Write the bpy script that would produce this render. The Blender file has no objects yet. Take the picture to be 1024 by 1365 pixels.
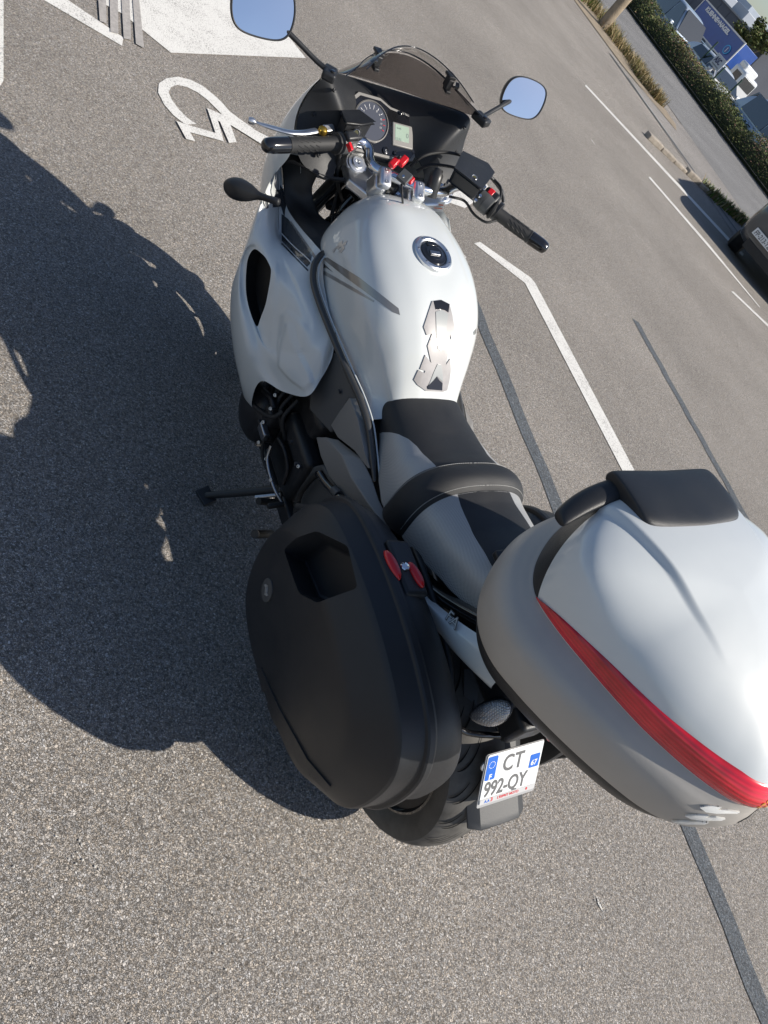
import bpy, bmesh, math, random
from mathutils import Vector, Matrix
from mathutils.bvhtree import BVHTree
random.seed(7)
R_ = math.radians
scn = bpy.context.scene
COL = scn.collection

# ------------------------------------------------------------------ camera, sky, sun
cam_d = bpy.data.cameras.new('camera'); cam = bpy.data.objects.new('camera', cam_d); COL.objects.link(cam)
cam_d.sensor_fit = 'VERTICAL'; cam_d.sensor_height = 36; cam_d.lens = 1025/1365*36
cam_d.clip_start = 0.05; cam_d.clip_end = 3000
CAMROT = Matrix(((0.727, -0.070, -0.683), (-0.318, 0.847, -0.426), (0.608, 0.527, 0.594)))
cq = CAMROT.to_quaternion().to_matrix().to_4x4()
cam.matrix_world = Matrix.Translation((-1.578, -0.491, 1.753)) @ cq
scn.camera = cam
SUN_DIR = Vector((0.72, -0.79, 1.0)).normalized()      # towards the sun
w = bpy.data.worlds.new('World'); scn.world = w; w.use_nodes = True
nt = w.node_tree; bg = nt.nodes['Background']; sky = nt.nodes.new('ShaderNodeTexSky')
sky.sky_type = 'NISHITA'; sky.sun_disc = False
sky.sun_elevation = math.asin(SUN_DIR.z); sky.sun_rotation = math.atan2(SUN_DIR.x, SUN_DIR.y)
sky.air_density = 1.0; sky.dust_density = .8; sky.ozone_density = 1.2
tint = nt.nodes.new('ShaderNodeMixRGB'); tint.blend_type = 'MULTIPLY'; tint.inputs[0].default_value = 1; tint.inputs[2].default_value = (.96,.99,1.06,1)
nt.links.new(sky.outputs[0], tint.inputs[1]); nt.links.new(tint.outputs[0], bg.inputs[0]); bg.inputs[1].default_value = 0.085
sd = bpy.data.lights.new('sun', 'SUN'); sd.energy = 5.0; sd.angle = R_(0.55); sd.color = (1.0, .935, .84)
so = bpy.data.objects.new('sun', sd); COL.objects.link(so)
so.rotation_euler = SUN_DIR.to_track_quat('Z', 'Y').to_euler()
vs = scn.view_settings; vs.view_transform = 'Standard'; vs.look = 'None'; vs.gamma = 1; vs.use_curve_mapping = False
vs.exposure = 0.28

# ------------------------------------------------------------------ materials
MATS = {}
def mat(name, color=(.5,.5,.5), rough=.5, metal=0., coat=0., spec=.5, trans=0., ior=1.45, alpha=1., emit=None, bump=None, var=None, coat_rough=.03):
    """bump=(scale, strength, kind[, detail]); var=(scale, amount)"""
    if name in MATS: return MATS[name]
    m = bpy.data.materials.new(name); m.use_nodes = True; n = m.node_tree; b = n.nodes['Principled BSDF']
    b.inputs['Base Color'].default_value = (*color, 1); b.inputs['Roughness'].default_value = rough
    b.inputs['Metallic'].default_value = metal; b.inputs['Coat Weight'].default_value = coat
    b.inputs['Coat Roughness'].default_value = coat_rough
    b.inputs['Specular IOR Level'].default_value = spec; b.inputs['Transmission Weight'].default_value = trans
    b.inputs['IOR'].default_value = ior; b.inputs['Alpha'].default_value = alpha
    if emit: b.inputs['Emission Color'].default_value = (*emit[0], 1); b.inputs['Emission Strength'].default_value = emit[1]
    tc = n.nodes.new('ShaderNodeTexCoord')
    if var:
        no = n.nodes.new('ShaderNodeTexNoise'); no.inputs['Scale'].default_value = var[0]; no.inputs['Detail'].default_value = 5
        no.inputs['Roughness'].default_value = .62
        n.links.new(tc.outputs['Object'], no.inputs['Vector'])
        mx = n.nodes.new('ShaderNodeMix'); mx.data_type = 'RGBA'
        a = var[1]
        mx.inputs[6].default_value = (*[c*(1-a) for c in color], 1); mx.inputs[7].default_value = (*[min(1, c*(1+a)) for c in color], 1)
        mr = n.nodes.new('ShaderNodeMapRange'); mr.inputs[1].default_value = .3; mr.inputs[2].default_value = .7
        n.links.new(no.outputs[0], mr.inputs[0]); n.links.new(mr.outputs[0], mx.inputs[0]); n.links.new(mx.outputs[2], b.inputs['Base Color'])
        mr2 = n.nodes.new('ShaderNodeMapRange'); mr2.inputs[1].default_value = .3; mr2.inputs[2].default_value = .7
        mr2.inputs[3].default_value = rough*.85; mr2.inputs[4].default_value = min(1, rough*1.2)
        n.links.new(no.outputs[0], mr2.inputs[0]); n.links.new(mr2.outputs[0], b.inputs['Roughness'])
    if bump:
        if bump[2] == 'noise':
            t = n.nodes.new('ShaderNodeTexNoise'); t.inputs['Detail'].default_value = 4
        else:
            t = n.nodes.new('ShaderNodeTexVoronoi')
        t.inputs['Scale'].default_value = bump[0]
        n.links.new(tc.outputs['Object'], t.inputs['Vector'])
        bp = n.nodes.new('ShaderNodeBump'); bp.inputs['Strength'].default_value = bump[1]; bp.inputs['Distance'].default_value = .001 if len(bump) < 4 else bump[3]
        n.links.new(t.outputs[0], bp.inputs['Height']); n.links.new(bp.outputs[0], b.inputs['Normal'])
    MATS[name] = m; return m

WHITE = mat('pearl_white_paint', (.62,.645,.635), .42, coat=1., var=(3.,.03))
SILVERP = mat('satin_silver_plastic', (.41,.385,.35), .46, metal=.1, bump=(900,.12,'noise'), var=(9,.05))
GREYP = mat('matt_grey_plastic', (.23,.222,.21), .45, metal=.15, bump=(700,.15,'noise'))
DGREY = mat('dark_grey_plastic', (.075,.077,.078), .5, bump=(600,.25,'noise'))
BLACK = mat('black_plastic', (.018,.019,.021), .42, bump=(800,.3,'noise'), var=(14,.25))
CASEB = mat('black_case_plastic', (.021,.022,.024), .42, bump=(1100,.35,'noise'), var=(7,.18))
GLOSSB = mat('gloss_black', (.01,.01,.011), .12, coat=.8)
MATTB = mat('soft_black_panel', (.022,.023,.025), .5, bump=(1500,.3,'noise'), var=(6,.15))
RUBBER = mat('rubber', (.022,.022,.022), .62, bump=(500,.35,'noise'))
TYRE = mat('tyre_rubber', (.095,.090,.082), .68, bump=(350,.3,'noise'), var=(20,.35))
CHROME = mat('chrome', (.75,.76,.78), .1, metal=1., var=(20,.04))
ALU = mat('cast_aluminium', (.74,.75,.76), .36, metal=1., bump=(300,.15,'noise'), var=(25,.1))
STEEL = mat('steel', (.4,.4,.41), .35, metal=1.)
ENGINE = mat('black_engine_metal', (.03,.03,.032), .45, metal=.4, bump=(250,.3,'noise'), var=(30,.4))
REDP = mat('red_plastic', (.62,.012,.018), .28, coat=.5)
MIRROR = mat('mirror_glass', (.64,.69,.76), .01, metal=1.)
LENSC = mat('clear_lens', (.75,.75,.74), .12, coat=1, spec=.8, metal=.5)
SEATB = mat('black_vinyl', (.022,.023,.025), .55, bump=(1300,.5,'voronoi',.0006), var=(12,.12))
THREAD = mat('white_thread', (.55,.55,.53), .8)
WHITEM = mat('white_plastic', (.7,.7,.69), .4)
LABELP = mat('paper_label', (.55,.58,.6), .5, var=(300,.15))
YEL = mat('yellow_sticker', (.7,.48,.03), .4)
GOLD = mat('brass_adjuster', (.65,.42,.08), .3, metal=.9)
BLUEP = mat('plate_blue', (.02,.13,.55), .35)
PLATEW = mat('plate_white', (.74,.75,.75), .3, coat=.4)
PLATEG = mat('plate_grey', (.36,.36,.36), .4)
INK = mat('plate_ink', (.13,.13,.13), .5)
REDINK = mat('red_ink', (.55,.05,.06), .5)
EMBLEM = mat('emblem_silver', (.55,.55,.54), .3, metal=.6)
STRIPED = mat('decal_dark', (.045,.05,.055), .25, coat=1)
STRIPEG = mat('decal_grey', (.30,.29,.27), .28, metal=.5, coat=1)
STRIPEL = mat('decal_line', (.33,.33,.32), .28, metal=.4, coat=1)
PADG = mat('resin_pad', (.33,.315,.31), .4, metal=.0, coat=.6, coat_rough=.1, var=(30,.12))
PADC = mat('resin_pad_clear', (.33,.345,.34), .3, coat=.5)
MESHB = mat('vent_black', (.004,.004,.004), .6)

def silver_vinyl():
    m = bpy.data.materials.new('silver_vinyl'); m.use_nodes = True; n = m.node_tree; b = n.nodes['Principled BSDF']
    tc = n.nodes.new('ShaderNodeTexCoord'); mp = n.nodes.new('ShaderNodeMapping'); mp.inputs['Rotation'].default_value = (0, 0, .785)
    n.links.new(tc.outputs['UV'], mp.inputs[0])
    v = n.nodes.new('ShaderNodeTexVoronoi'); v.inputs['Scale'].default_value = 1; v.inputs['Randomness'].default_value = 0
    mp.inputs['Scale'].default_value = (330, 330, 330)
    n.links.new(mp.outputs[0], v.inputs['Vector'])
    cr = n.nodes.new('ShaderNodeValToRGB'); cr.color_ramp.elements[0].color = (.13,.135,.14,1); cr.color_ramp.elements[0].position = .12
    cr.color_ramp.elements[1].color = (.46,.46,.45,1); cr.color_ramp.elements[1].position = .42
    n.links.new(v.outputs[0], cr.inputs[0]); n.links.new(cr.outputs[0], b.inputs['Base Color'])
    b.inputs['Roughness'].default_value = .42; b.inputs['Metallic'].default_value = .15
    bp = n.nodes.new('ShaderNodeBump'); bp.inputs['Strength'].default_value = .4; bp.inputs['Distance'].default_value = .0007
    n.links.new(v.outputs[0], bp.inputs['Height']); n.links.new(bp.outputs[0], b.inputs['Normal'])
    return m
SEATS = silver_vinyl()

def asphalt(name, light=(.415,.378,.335), mid=(.285,.258,.228), dark=(.090,.080,.070), scale=230., bumpk=.9, patch=.15):
    m = bpy.data.materials.new(name); m.use_nodes = True; n = m.node_tree; b = n.nodes['Principled BSDF']; Lk = n.links.new
    tc = n.nodes.new('ShaderNodeTexCoord')
    nz = n.nodes.new('ShaderNodeTexNoise'); nz.inputs['Scale'].default_value = scale*.5; nz.inputs['Detail'].default_value = 2
    Lk(tc.outputs['Object'], nz.inputs['Vector'])
    ad = n.nodes.new('ShaderNodeMixRGB'); ad.blend_type = 'LINEAR_LIGHT'; ad.inputs[0].default_value = .006
    Lk(tc.outputs['Object'], ad.inputs[1]); Lk(nz.outputs[1], ad.inputs[2])
    v = n.nodes.new('ShaderNodeTexVoronoi'); v.inputs['Scale'].default_value = scale; Lk(ad.outputs[0], v.inputs['Vector'])
    ve = n.nodes.new('ShaderNodeTexVoronoi'); ve.feature = 'DISTANCE_TO_EDGE'; ve.inputs['Scale'].default_value = scale; Lk(ad.outputs[0], ve.inputs['Vector'])
    # stone tone per cell
    sep = n.nodes.new('ShaderNodeSeparateColor'); Lk(v.outputs['Color'], sep.inputs[0])
    cr = n.nodes.new('ShaderNodeValToRGB'); e = cr.color_ramp.elements
    e[0].position = 0; e[0].color = (*[c*.55 for c in mid], 1); e[1].position = .98; e[1].color = (*[min(.7, c*1.45) for c in light], 1)
    x = e.new(.25); x.color = (*mid, 1); x = e.new(.55); x.color = (*[a*.6+b_*.4 for a, b_ in zip(light, mid)], 1); x = e.new(.8); x.color = (*light, 1)
    Lk(sep.outputs[0], cr.inputs[0])
    # some stones warm, some bluish
    hs = n.nodes.new('ShaderNodeHueSaturation'); Lk(cr.outputs[0], hs.inputs['Color'])
    mrs = n.nodes.new('ShaderNodeMapRange'); mrs.inputs[3].default_value = .3; mrs.inputs[4].default_value = 1.5; Lk(sep.outputs[1], mrs.inputs[0]); Lk(mrs.outputs[0], hs.inputs['Saturation'])
    mre = n.nodes.new('ShaderNodeMapRange'); mre.inputs[1].default_value = 0; mre.inputs[2].default_value = .12; Lk(ve.outputs[0], mre.inputs[0])
    # bitumen: slow noise hides stones
    n2 = n.nodes.new('ShaderNodeTexNoise'); n2.inputs['Scale'].default_value = scale*.35; n2.inputs['Detail'].default_value = 3; Lk(tc.outputs['Object'], n2.inputs['Vector'])
    mrb = n.nodes.new('ShaderNodeMapRange'); mrb.inputs[1].default_value = .24; mrb.inputs[2].default_value = .42; Lk(n2.outputs[0], mrb.inputs[0])
    mul = n.nodes.new('ShaderNodeMath'); mul.operation = 'MULTIPLY'; Lk(mre.outputs[0], mul.inputs[0]); Lk(mrb.outputs[0], mul.inputs[1])
    mx = n.nodes.new('ShaderNodeMix'); mx.data_type = 'RGBA'; mx.inputs[6].default_value = (*dark, 1); Lk(mul.outputs[0], mx.inputs[0]); Lk(hs.outputs[0], mx.inputs[7])
    # large scale patches
    n3 = n.nodes.new('ShaderNodeTexNoise'); n3.inputs['Scale'].default_value = .55; n3.inputs['Detail'].default_value = 7; n3.inputs['Roughness'].default_value = .6; Lk(tc.outputs['Object'], n3.inputs['Vector'])
    mr3 = n.nodes.new('ShaderNodeMapRange'); mr3.inputs[1].default_value = .3; mr3.inputs[2].default_value = .7; mr3.inputs[3].default_value = 1-patch; mr3.inputs[4].default_value = 1+patch; Lk(n3.outputs[0], mr3.inputs[0])
    vm = n.nodes.new('ShaderNodeVectorMath'); vm.operation = 'SCALE'; Lk(mx.outputs[2], vm.inputs[0]); Lk(mr3.outputs[0], vm.inputs[3])
    # pale specks
    n4 = n.nodes.new('ShaderNodeTexVoronoi'); n4.inputs['Scale'].default_value = 9; Lk(tc.outputs['Object'], n4.inputs['Vector'])
    cs = n.nodes.new('ShaderNodeMath'); cs.operation = 'LESS_THAN'; cs.inputs[1].default_value = .035; Lk(n4.outputs[0], cs.inputs[0])
    mx2 = n.nodes.new('ShaderNodeMix'); mx2.data_type = 'RGBA'; Lk(cs.outputs[0], mx2.inputs[0]); Lk(vm.outputs[0], mx2.inputs[6]); mx2.inputs[7].default_value = (.42,.40,.36,1)
    Lk(mx2.outputs[2], b.inputs['Base Color'])
    b.inputs['Roughness'].default_value = .85; b.inputs['Specular IOR Level'].default_value = .25
    hmul = n.nodes.new('ShaderNodeMath'); hmul.operation = 'MULTIPLY'; Lk(mul.outputs[0], hmul.inputs[0])
    mrh = n.nodes.new('ShaderNodeMapRange'); mrh.inputs[3].default_value = .45; mrh.inputs[4].default_value = 1; Lk(sep.outputs[2], mrh.inputs[0]); Lk(mrh.outputs[0], hmul.inputs[1])
    bp = n.nodes.new('ShaderNodeBump'); bp.inputs['Strength'].default_value = .9; bp.inputs['Distance'].default_value = .0035*bumpk
    Lk(hmul.outputs[0], bp.inputs['Height']); Lk(bp.outputs[0], b.inputs['Normal'])
    return m
ASPH = asphalt('asphalt')
ROADM = asphalt('road_asphalt', (.24,.235,.23), (.19,.185,.18), (.11,.11,.11), 120, .5)
PAVEM = asphalt('pavement_asphalt', (.33,.305,.28), (.26,.24,.22), (.14,.13,.12), 120, .5)
TARM = asphalt('tar_seal', (.15,.165,.18), (.10,.11,.12), (.04,.044,.05), 210, .5, .08)

def road_paint():
    m = bpy.data.materials.new('road_paint'); m.use_nodes = True; n = m.node_tree; b = n.nodes['Principled BSDF']; Lk = n.links.new
    tc = n.nodes.new('ShaderNodeTexCoord')
    a = n.nodes.new('ShaderNodeTexNoise'); a.inputs['Scale'].default_value = 160; a.inputs['Detail'].default_value = 4; Lk(tc.outputs['Object'], a.inputs['Vector'])
    c = n.nodes.new('ShaderNodeTexNoise'); c.inputs['Scale'].default_value = 6; c.inputs['Detail'].default_value = 5; Lk(tc.outputs['Object'], c.inputs['Vector'])
    ad = n.nodes.new('ShaderNodeMath'); ad.operation = 'ADD'; Lk(a.outputs[0], ad.inputs[0])
    ms = n.nodes.new('ShaderNodeMath'); ms.operation = 'MULTIPLY'; ms.inputs[1].default_value = .35; Lk(c.outputs[0], ms.inputs[0]); Lk(ms.outputs[0], ad.inputs[1])
    cr = n.nodes.new('ShaderNodeValToRGB'); e = cr.color_ramp.elements
    e[0].position = .50; e[0].color = (.22,.21,.195,1); e[1].position = .60; e[1].color = (.60,.585,.55,1)
    x = e.new(.85); x.color = (.66,.65,.61,1)
    Lk(ad.outputs[0], cr.inputs[0]); Lk(cr.outputs[0], b.inputs['Base Color']); b.inputs['Roughness'].default_value = .75
    v = n.nodes.new('ShaderNodeTexVoronoi'); v.inputs['Scale'].default_value = 170; Lk(tc.outputs['Object'], v.inputs['Vector'])
    bp = n.nodes.new('ShaderNodeBump'); bp.inputs['Strength'].default_value = .6; bp.inputs['Distance'].default_value = .002; Lk(v.outputs[0], bp.inputs['Height']); Lk(bp.outputs[0], b.inputs['Normal'])
    return m
PAINT = road_paint()

def screen_tint(nm, tint):
    m = bpy.data.materials.new(nm); m.use_nodes = True; n = m.node_tree; Lk = n.links.new
    for x in list(n.nodes): n.nodes.remove(x)
    o = n.nodes.new('ShaderNodeOutputMaterial'); t = n.nodes.new('ShaderNodeBsdfTransparent'); t.inputs[0].default_value = (*tint, 1)
    g = n.nodes.new('ShaderNodeBsdfGlossy'); g.inputs['Roughness'].default_value = .04; g.inputs[0].default_value = (1,1,1,1)
    lw = n.nodes.new('ShaderNodeLayerWeight'); lw.inputs[0].default_value = .5; pw = n.nodes.new('ShaderNodeMath'); pw.operation = 'POWER'; pw.inputs[1].default_value = 4
    ma = n.nodes.new('ShaderNodeMath'); ma.operation = 'MULTIPLY_ADD'; ma.inputs[1].default_value = .8; ma.inputs[2].default_value = .035; ge = n.nodes.new('ShaderNodeNewGeometry')
    sb_ = n.nodes.new('ShaderNodeMath'); sb_.operation = 'SUBTRACT'; sb_.inputs[0].default_value = 1; f = n.nodes.new('ShaderNodeMath'); f.operation = 'MULTIPLY'
    Lk(lw.outputs['Facing'], pw.inputs[0]); Lk(pw.outputs[0], ma.inputs[0]); Lk(ge.outputs['Backfacing'], sb_.inputs[1]); Lk(ma.outputs[0], f.inputs[0]); Lk(sb_.outputs[0], f.inputs[1])
    mi = n.nodes.new('ShaderNodeMixShader')
    Lk(f.outputs[0], mi.inputs[0]); Lk(t.outputs[0], mi.inputs[1]); Lk(g.outputs[0], mi.inputs[2]); Lk(mi.outputs[0], o.inputs[0])
    return m
SCREEN = screen_tint('smoked_screen', (.51,.49,.485)); SCREENC = screen_tint('pale_smoked_screen', (.86,.85,.84))

# ------------------------------------------------------------------ builders
FRAME = [None, Vector((0, 0, 0))]       # current thing, its base in the coordinates being used
def link(name, me, parent, label=None, kind=None):
    o = bpy.data.objects.new(name, me); COL.objects.link(o)
    if parent is None: parent = FRAME[0]
    if parent: o.parent = parent
    if label: o['label'] = label
    if kind: o['kind'] = kind
    return o
def mk(name, verts, faces, m, parent=None, smooth=True, label=None, sub=0, bevel=0, solid=0, mats=None, fmat=None, kind=None, uv=None, autos=None, off=0.):
    b = FRAME[1]
    me = bpy.data.meshes.new(name)
    me.from_pydata([tuple(Vector(v)-b) for v in verts], [], faces)
    for x in (mats or [m]): me.materials.append(x)
    if fmat:
        for i, p in enumerate(me.polygons): p.material_index = fmat[i]
    if smooth: me.polygons.foreach_set('use_smooth', [True]*len(me.polygons))
    if uv:
        l = me.uv_layers.new(name='UVMap')
        for p in me.polygons:
            for li, vi in zip(p.loop_indices, p.vertices): l.data[li].uv = uv[vi]
    me.update(); me.validate()
    o = link(name, me, parent, label, kind)
    if solid:
        s = o.modifiers.new('solid', 'SOLIDIFY'); s.thickness = solid; s.offset = off
    if bevel:
        s = o.modifiers.new('bevel', 'BEVEL'); s.width = bevel; s.segments = 3; s.limit_method = 'ANGLE'; s.angle_limit = R_(35)
    if sub:
        s = o.modifiers.new('sub', 'SUBSURF'); s.levels = sub; s.render_levels = sub
    if autos is not None:
        me.polygons.foreach_set('use_smooth', [True]*len(me.polygons))
        try: me.set_sharp_from_angle(angle=R_(autos))
        except Exception: pass
    return o
def grid(name, rows, m, parent=None, sub=2, solid=0, closed=False, caps=False, **k):
    nr, nc = len(rows), len(rows[0]); V = [p for r in rows for p in r]; F = []
    for i in range(nr-1):
        for j in range(nc if closed else nc-1):
            j2 = (j+1) % nc; F.append((i*nc+j, i*nc+j2, (i+1)*nc+j2, (i+1)*nc+j))
    if caps: F += [tuple(range(nc))[::-1], tuple(range((nr-1)*nc, nr*nc))]
    return mk(name, V, F, m, parent, sub=sub, solid=solid, **k)
def catmull(pts, n=8):
    pts = [Vector(p) for p in pts]
    if len(pts) < 3: return pts
    q = [pts[0]*2-pts[1]]+pts+[pts[-1]*2-pts[-2]]; out = []
    for i in range(1, len(q)-2):
        for j in range(n):
            t = j/n; a, b, c, d = q[i-1], q[i], q[i+1], q[i+2]
            out.append(.5*((2*b)+(c-a)*t+(2*a-5*b+4*c-d)*t*t+(3*b-a-3*c+d)*t**3))
    out.append(pts[-1]); return out
def bic(rows, n=5):
    a = [catmull(r, n) for r in rows]; m_ = len(a[0]); cols = [catmull([r[j] for r in a], n) for j in range(m_)]
    return [[cols[j][i] for j in range(m_)] for i in range(len(cols[0]))]
def cgrid(name, rows, m, parent=None, n=5, **k): return grid(name, bic(rows, n), m, parent, sub=0, **k)
def tube(name, pts, r, m, parent=None, seg=12, n=8, straight=False, **k):
    P_ = [Vector(p) for p in pts] if straight else catmull(pts, n)
    rr = r if callable(r) else (lambda t: r)
    T = [(P_[min(i+1, len(P_)-1)]-P_[max(i-1, 0)]).normalized() for i in range(len(P_))]
    up = Vector((0, 0, 1)) if abs(T[0].z) < .9 else Vector((1, 0, 0)); nrm = (up-T[0]*up.dot(T[0])).normalized(); V = []; F = []
    for i, p in enumerate(P_):
        nrm = (nrm-T[i]*nrm.dot(T[i])).normalized(); bn = T[i].cross(nrm); q = rr(i/(len(P_)-1))
        for s in range(seg):
            a = 2*math.pi*s/seg; V.append(p+(nrm*math.cos(a)+bn*math.sin(a))*q)
    for i in range(len(P_)-1):
        for s in range(seg):
            s2 = (s+1) % seg; F.append((i*seg+s, i*seg+s2, (i+1)*seg+s2, (i+1)*seg+s))
    F += [tuple(range(seg))[::-1], tuple(range((len(P_)-1)*seg, len(P_)*seg))]
    return mk(name, V, F, m, parent, autos=50, **k)
def lathe(name, a, axis, prof, m, parent=None, seg=32, arc=None, **k):
    """prof: list of (t along axis, radius)"""
    a = Vector(a); ax = Vector(axis).normalized(); up = Vector((0, 0, 1)) if abs(ax.z) < .9 else Vector((1, 0, 0))
    e1 = (up-ax*up.dot(ax)).normalized(); e2 = ax.cross(e1); V = []; F = []
    for t, r in prof:
        for s in range(seg):
            an = 2*math.pi*s/seg; V.append(a+ax*t+(e1*math.cos(an)+e2*math.sin(an))*max(r, 1e-5))
    for i in range(len(prof)-1):
        for s in range(seg):
            s2 = (s+1) % seg; F.append((i*seg+s, i*seg+s2, (i+1)*seg+s2, (i+1)*seg+s))
    if prof[0][1] > 1e-4 and k.pop('cap', True) and prof[0] != prof[-1]: F.append(tuple(range(seg))[::-1]); F.append(tuple(range((len(prof)-1)*seg, len(prof)*seg)))
    k.pop('cap', None)
    return mk(name, V, F, m, parent, autos=k.pop('autos', 35), **k)
def box(name, c, size, m, parent=None, ax=None, bevel=.003, taper=1., **k):
    c = Vector(c); X, Y, Z = [Vector(v).normalized() for v in (ax or ((1,0,0),(0,1,0),(0,0,1)))]; s = [q/2 for q in size]; V = []
    for z in (-1, 1):
        for y in (-1, 1):
            for x in (-1, 1):
                t = taper if z > 0 else 1
                V.append(c+X*x*s[0]*t+Y*y*s[1]*t+Z*z*s[2])
    F = [(0,2,3,1),(4,5,7,6),(0,1,5,4),(2,6,7,3),(0,4,6,2),(1,3,7,5)]
    return mk(name, V, F, m, parent, bevel=bevel, autos=40, **k)
def frame(o, r, u):
    o, r, u = Vector(o), Vector(r).normalized(), Vector(u); u = (u-r*u.dot(r)).normalized(); return o, r, u, r.cross(u)
def prism(name, poly, fr, depth, m, parent=None, bevel=.001, z0=0., **k):
    """2D polygon in frame, extruded from z0 to z0+depth along the normal"""
    o, r, u, n = frame(*fr); k2 = len(poly); V = [o+r*x+u*y+n*z0 for x, y in poly]+[o+r*x+u*y+n*(z0+depth) for x, y in poly]
    area = sum(poly[i][0]*poly[(i+1) % k2][1]-poly[(i+1) % k2][0]*poly[i][1] for i in range(k2))
    a = list(range(k2)); 
    if area < 0: a = a[::-1]
    F = [tuple(a[::-1]), tuple(i+k2 for i in a)]+[(a[i], a[(i+1) % k2], a[(i+1) % k2]+k2, a[i]+k2) for i in range(k2)]
    return mk(name, V, F, m, parent, bevel=bevel, autos=30, **k)
def rrect(w_, h, r, n=5):
    out = []
    for cx, cy, a0 in ((w_/2-r, h/2-r, 0), (-w_/2+r, h/2-r, 90), (-w_/2+r, -h/2+r, 180), (w_/2-r, -h/2+r, 270)):
        for i in range(n+1):
            a = R_(a0+90*i/n); out.append((cx+r*math.cos(a), cy+r*math.sin(a)))
    return out
def ellipse(a, b, n=32, cx=0, cy=0): return [(cx+a*math.cos(2*math.pi*i/n), cy+b*math.sin(2*math.pi*i/n)) for i in range(n)]
def text(name, s, fr, size, m, parent=None, sx=1., bold=0., z=.0006, ext=.0002, spacing=1., align='LEFT', snap=None, **k):
    cu = bpy.data.curves.new(name, 'FONT'); cu.body = s; cu.size = size; cu.extrude = ext; cu.offset = bold; cu.space_character = spacing; cu.align_x = align; cu.resolution_u = 4
    ob = bpy.data.objects.new('t', cu); COL.objects.link(ob); dg = bpy.context.evaluated_depsgraph_get(); me0 = ob.evaluated_get(dg).to_mesh()
    o, r, u, n = frame(*fr)
    V = [o+r*v.co.x*sx+u*v.co.y+n*(z+v.co.z) for v in me0.vertices]; F = [tuple(p.vertices) for p in me0.polygons]
    if snap is not None:
        V2 = []
        for v, w0 in zip(V, me0.vertices):
            h = snap.ray_cast(v+n*.06, -n); V2.append(h[0]+n*(z+w0.co.z+ext) if h[0] and h[3] < .12 else v)
        V = V2
    ob.evaluated_get(dg).to_mesh_clear(); bpy.data.objects.remove(ob); bpy.data.curves.remove(cu)
    return mk(name, V, F, m, parent, smooth=False, **k)
def bvh_of(o, lvl=True):
    dg = bpy.context.evaluated_depsgraph_get(); ev = o.evaluated_get(dg); me = ev.to_mesh()
    t = BVHTree.FromPolygons([v.co+FRAME[1] for v in me.vertices], [tuple(p.vertices) for p in me.polygons]); ev.to_mesh_clear(); return t
def drape(name, poly, fr, bvh, thick, m, parent=None, res=.006, holes=(), back=.08, lift=0., eye=None, **k):
    """lay a flat cut-out on a curved surface, following it"""
    o, r, u, n = frame(*fr)
    def dens(pl):
        out = []
        for i in range(len(pl)):
            a, b = Vector(pl[i]), Vector(pl[(i+1) % len(pl)]); q = max(1, int((b-a).length/res))
            out += [tuple(a.lerp(b, j/q)) for j in range(q)]
        return out
    from mathutils.geometry import delaunay_2d_cdt
    loops = [dens(poly)]+[dens(h) for h in holes]; pts = []; edges = []
    for lp in loops:
        b0 = len(pts); pts += [Vector(p) for p in lp]; edges += [(b0+i, b0+(i+1) % len(lp)) for i in range(len(lp))]
    xs = [p[0] for p in poly]; ys = [p[1] for p in poly]
    def inside(p, lp):
        c = False; j = len(lp)-1
        for i in range(len(lp)):
            if (lp[i][1] > p[1]) != (lp[j][1] > p[1]) and p[0] < (lp[j][0]-lp[i][0])*(p[1]-lp[i][1])/(lp[j][1]-lp[i][1])+lp[i][0]: c = not c
            j = i
        return c
    y = min(ys)
    while y < max(ys):
        x = min(xs)
        while x < max(xs):
            if inside((x, y), poly): pts.append(Vector((x, y)))
            x += res*1.3
        y += res*1.3
    v2, e2, f2, *_ = delaunay_2d_cdt(pts, edges, [], 0, 1e-6)
    F = []
    for f in f2:
        c = sum((v2[i] for i in f), Vector((0, 0)))/len(f)
        if inside(c, poly) and not any(inside(c, h) for h in holes): F.append(tuple(f))
    V = []; N = []
    for p in v2:
        q = o+r*p.x+u*p.y+n*back; hit = bvh.ray_cast(q, -n)
        if eye is not None: q = o+r*p.x+u*p.y; hit = bvh.ray_cast(Vector(eye), (q-Vector(eye)).normalized())
        if hit[0] is None or (eye is None and hit[3] > back*2.5):
            hit = bvh.find_nearest(o+r*p.x+u*p.y)
        nn = hit[1]; ref = (Vector(eye)-hit[0]) if eye is not None else n
        if nn.dot(ref) < 0: nn = -nn
        V.append(hit[0]+nn*lift); N.append(nn)
    nv = len(V); used = {}
    for f in F:
        for i in range(len(f)):
            a, b = f[i], f[(i+1) % len(f)]; used[(a, b)] = 1
    V2 = V+[v+nn*thick for v, nn in zip(V, N)]
    Fs = [tuple(i+nv for i in f) for f in F]
    for (a, b) in used:
        if (b, a) not in used: Fs.append((a, b, b+nv, a+nv))
    return mk(name, V2, Fs, m, parent, autos=35, **k)
STENCIL = (-1.173, -.491, 2.016)      # the point all stick-on graphics were measured from
def empty(name, label, cat, base, rot=None, group=None):
    o = bpy.data.objects.new(name, None); COL.objects.link(o); o.empty_display_size = .1
    o.location = base
    if rot: o.rotation_euler = rot
    o['label'] = label; o['category'] = cat
    if group: o['group'] = group
    return o
def tagm(o, label, cat, group=None):
    o['label'] = label; o['category'] = cat
    if group: o['group'] = group
    return o
def struct(o): o['kind'] = 'structure'; return o

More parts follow.
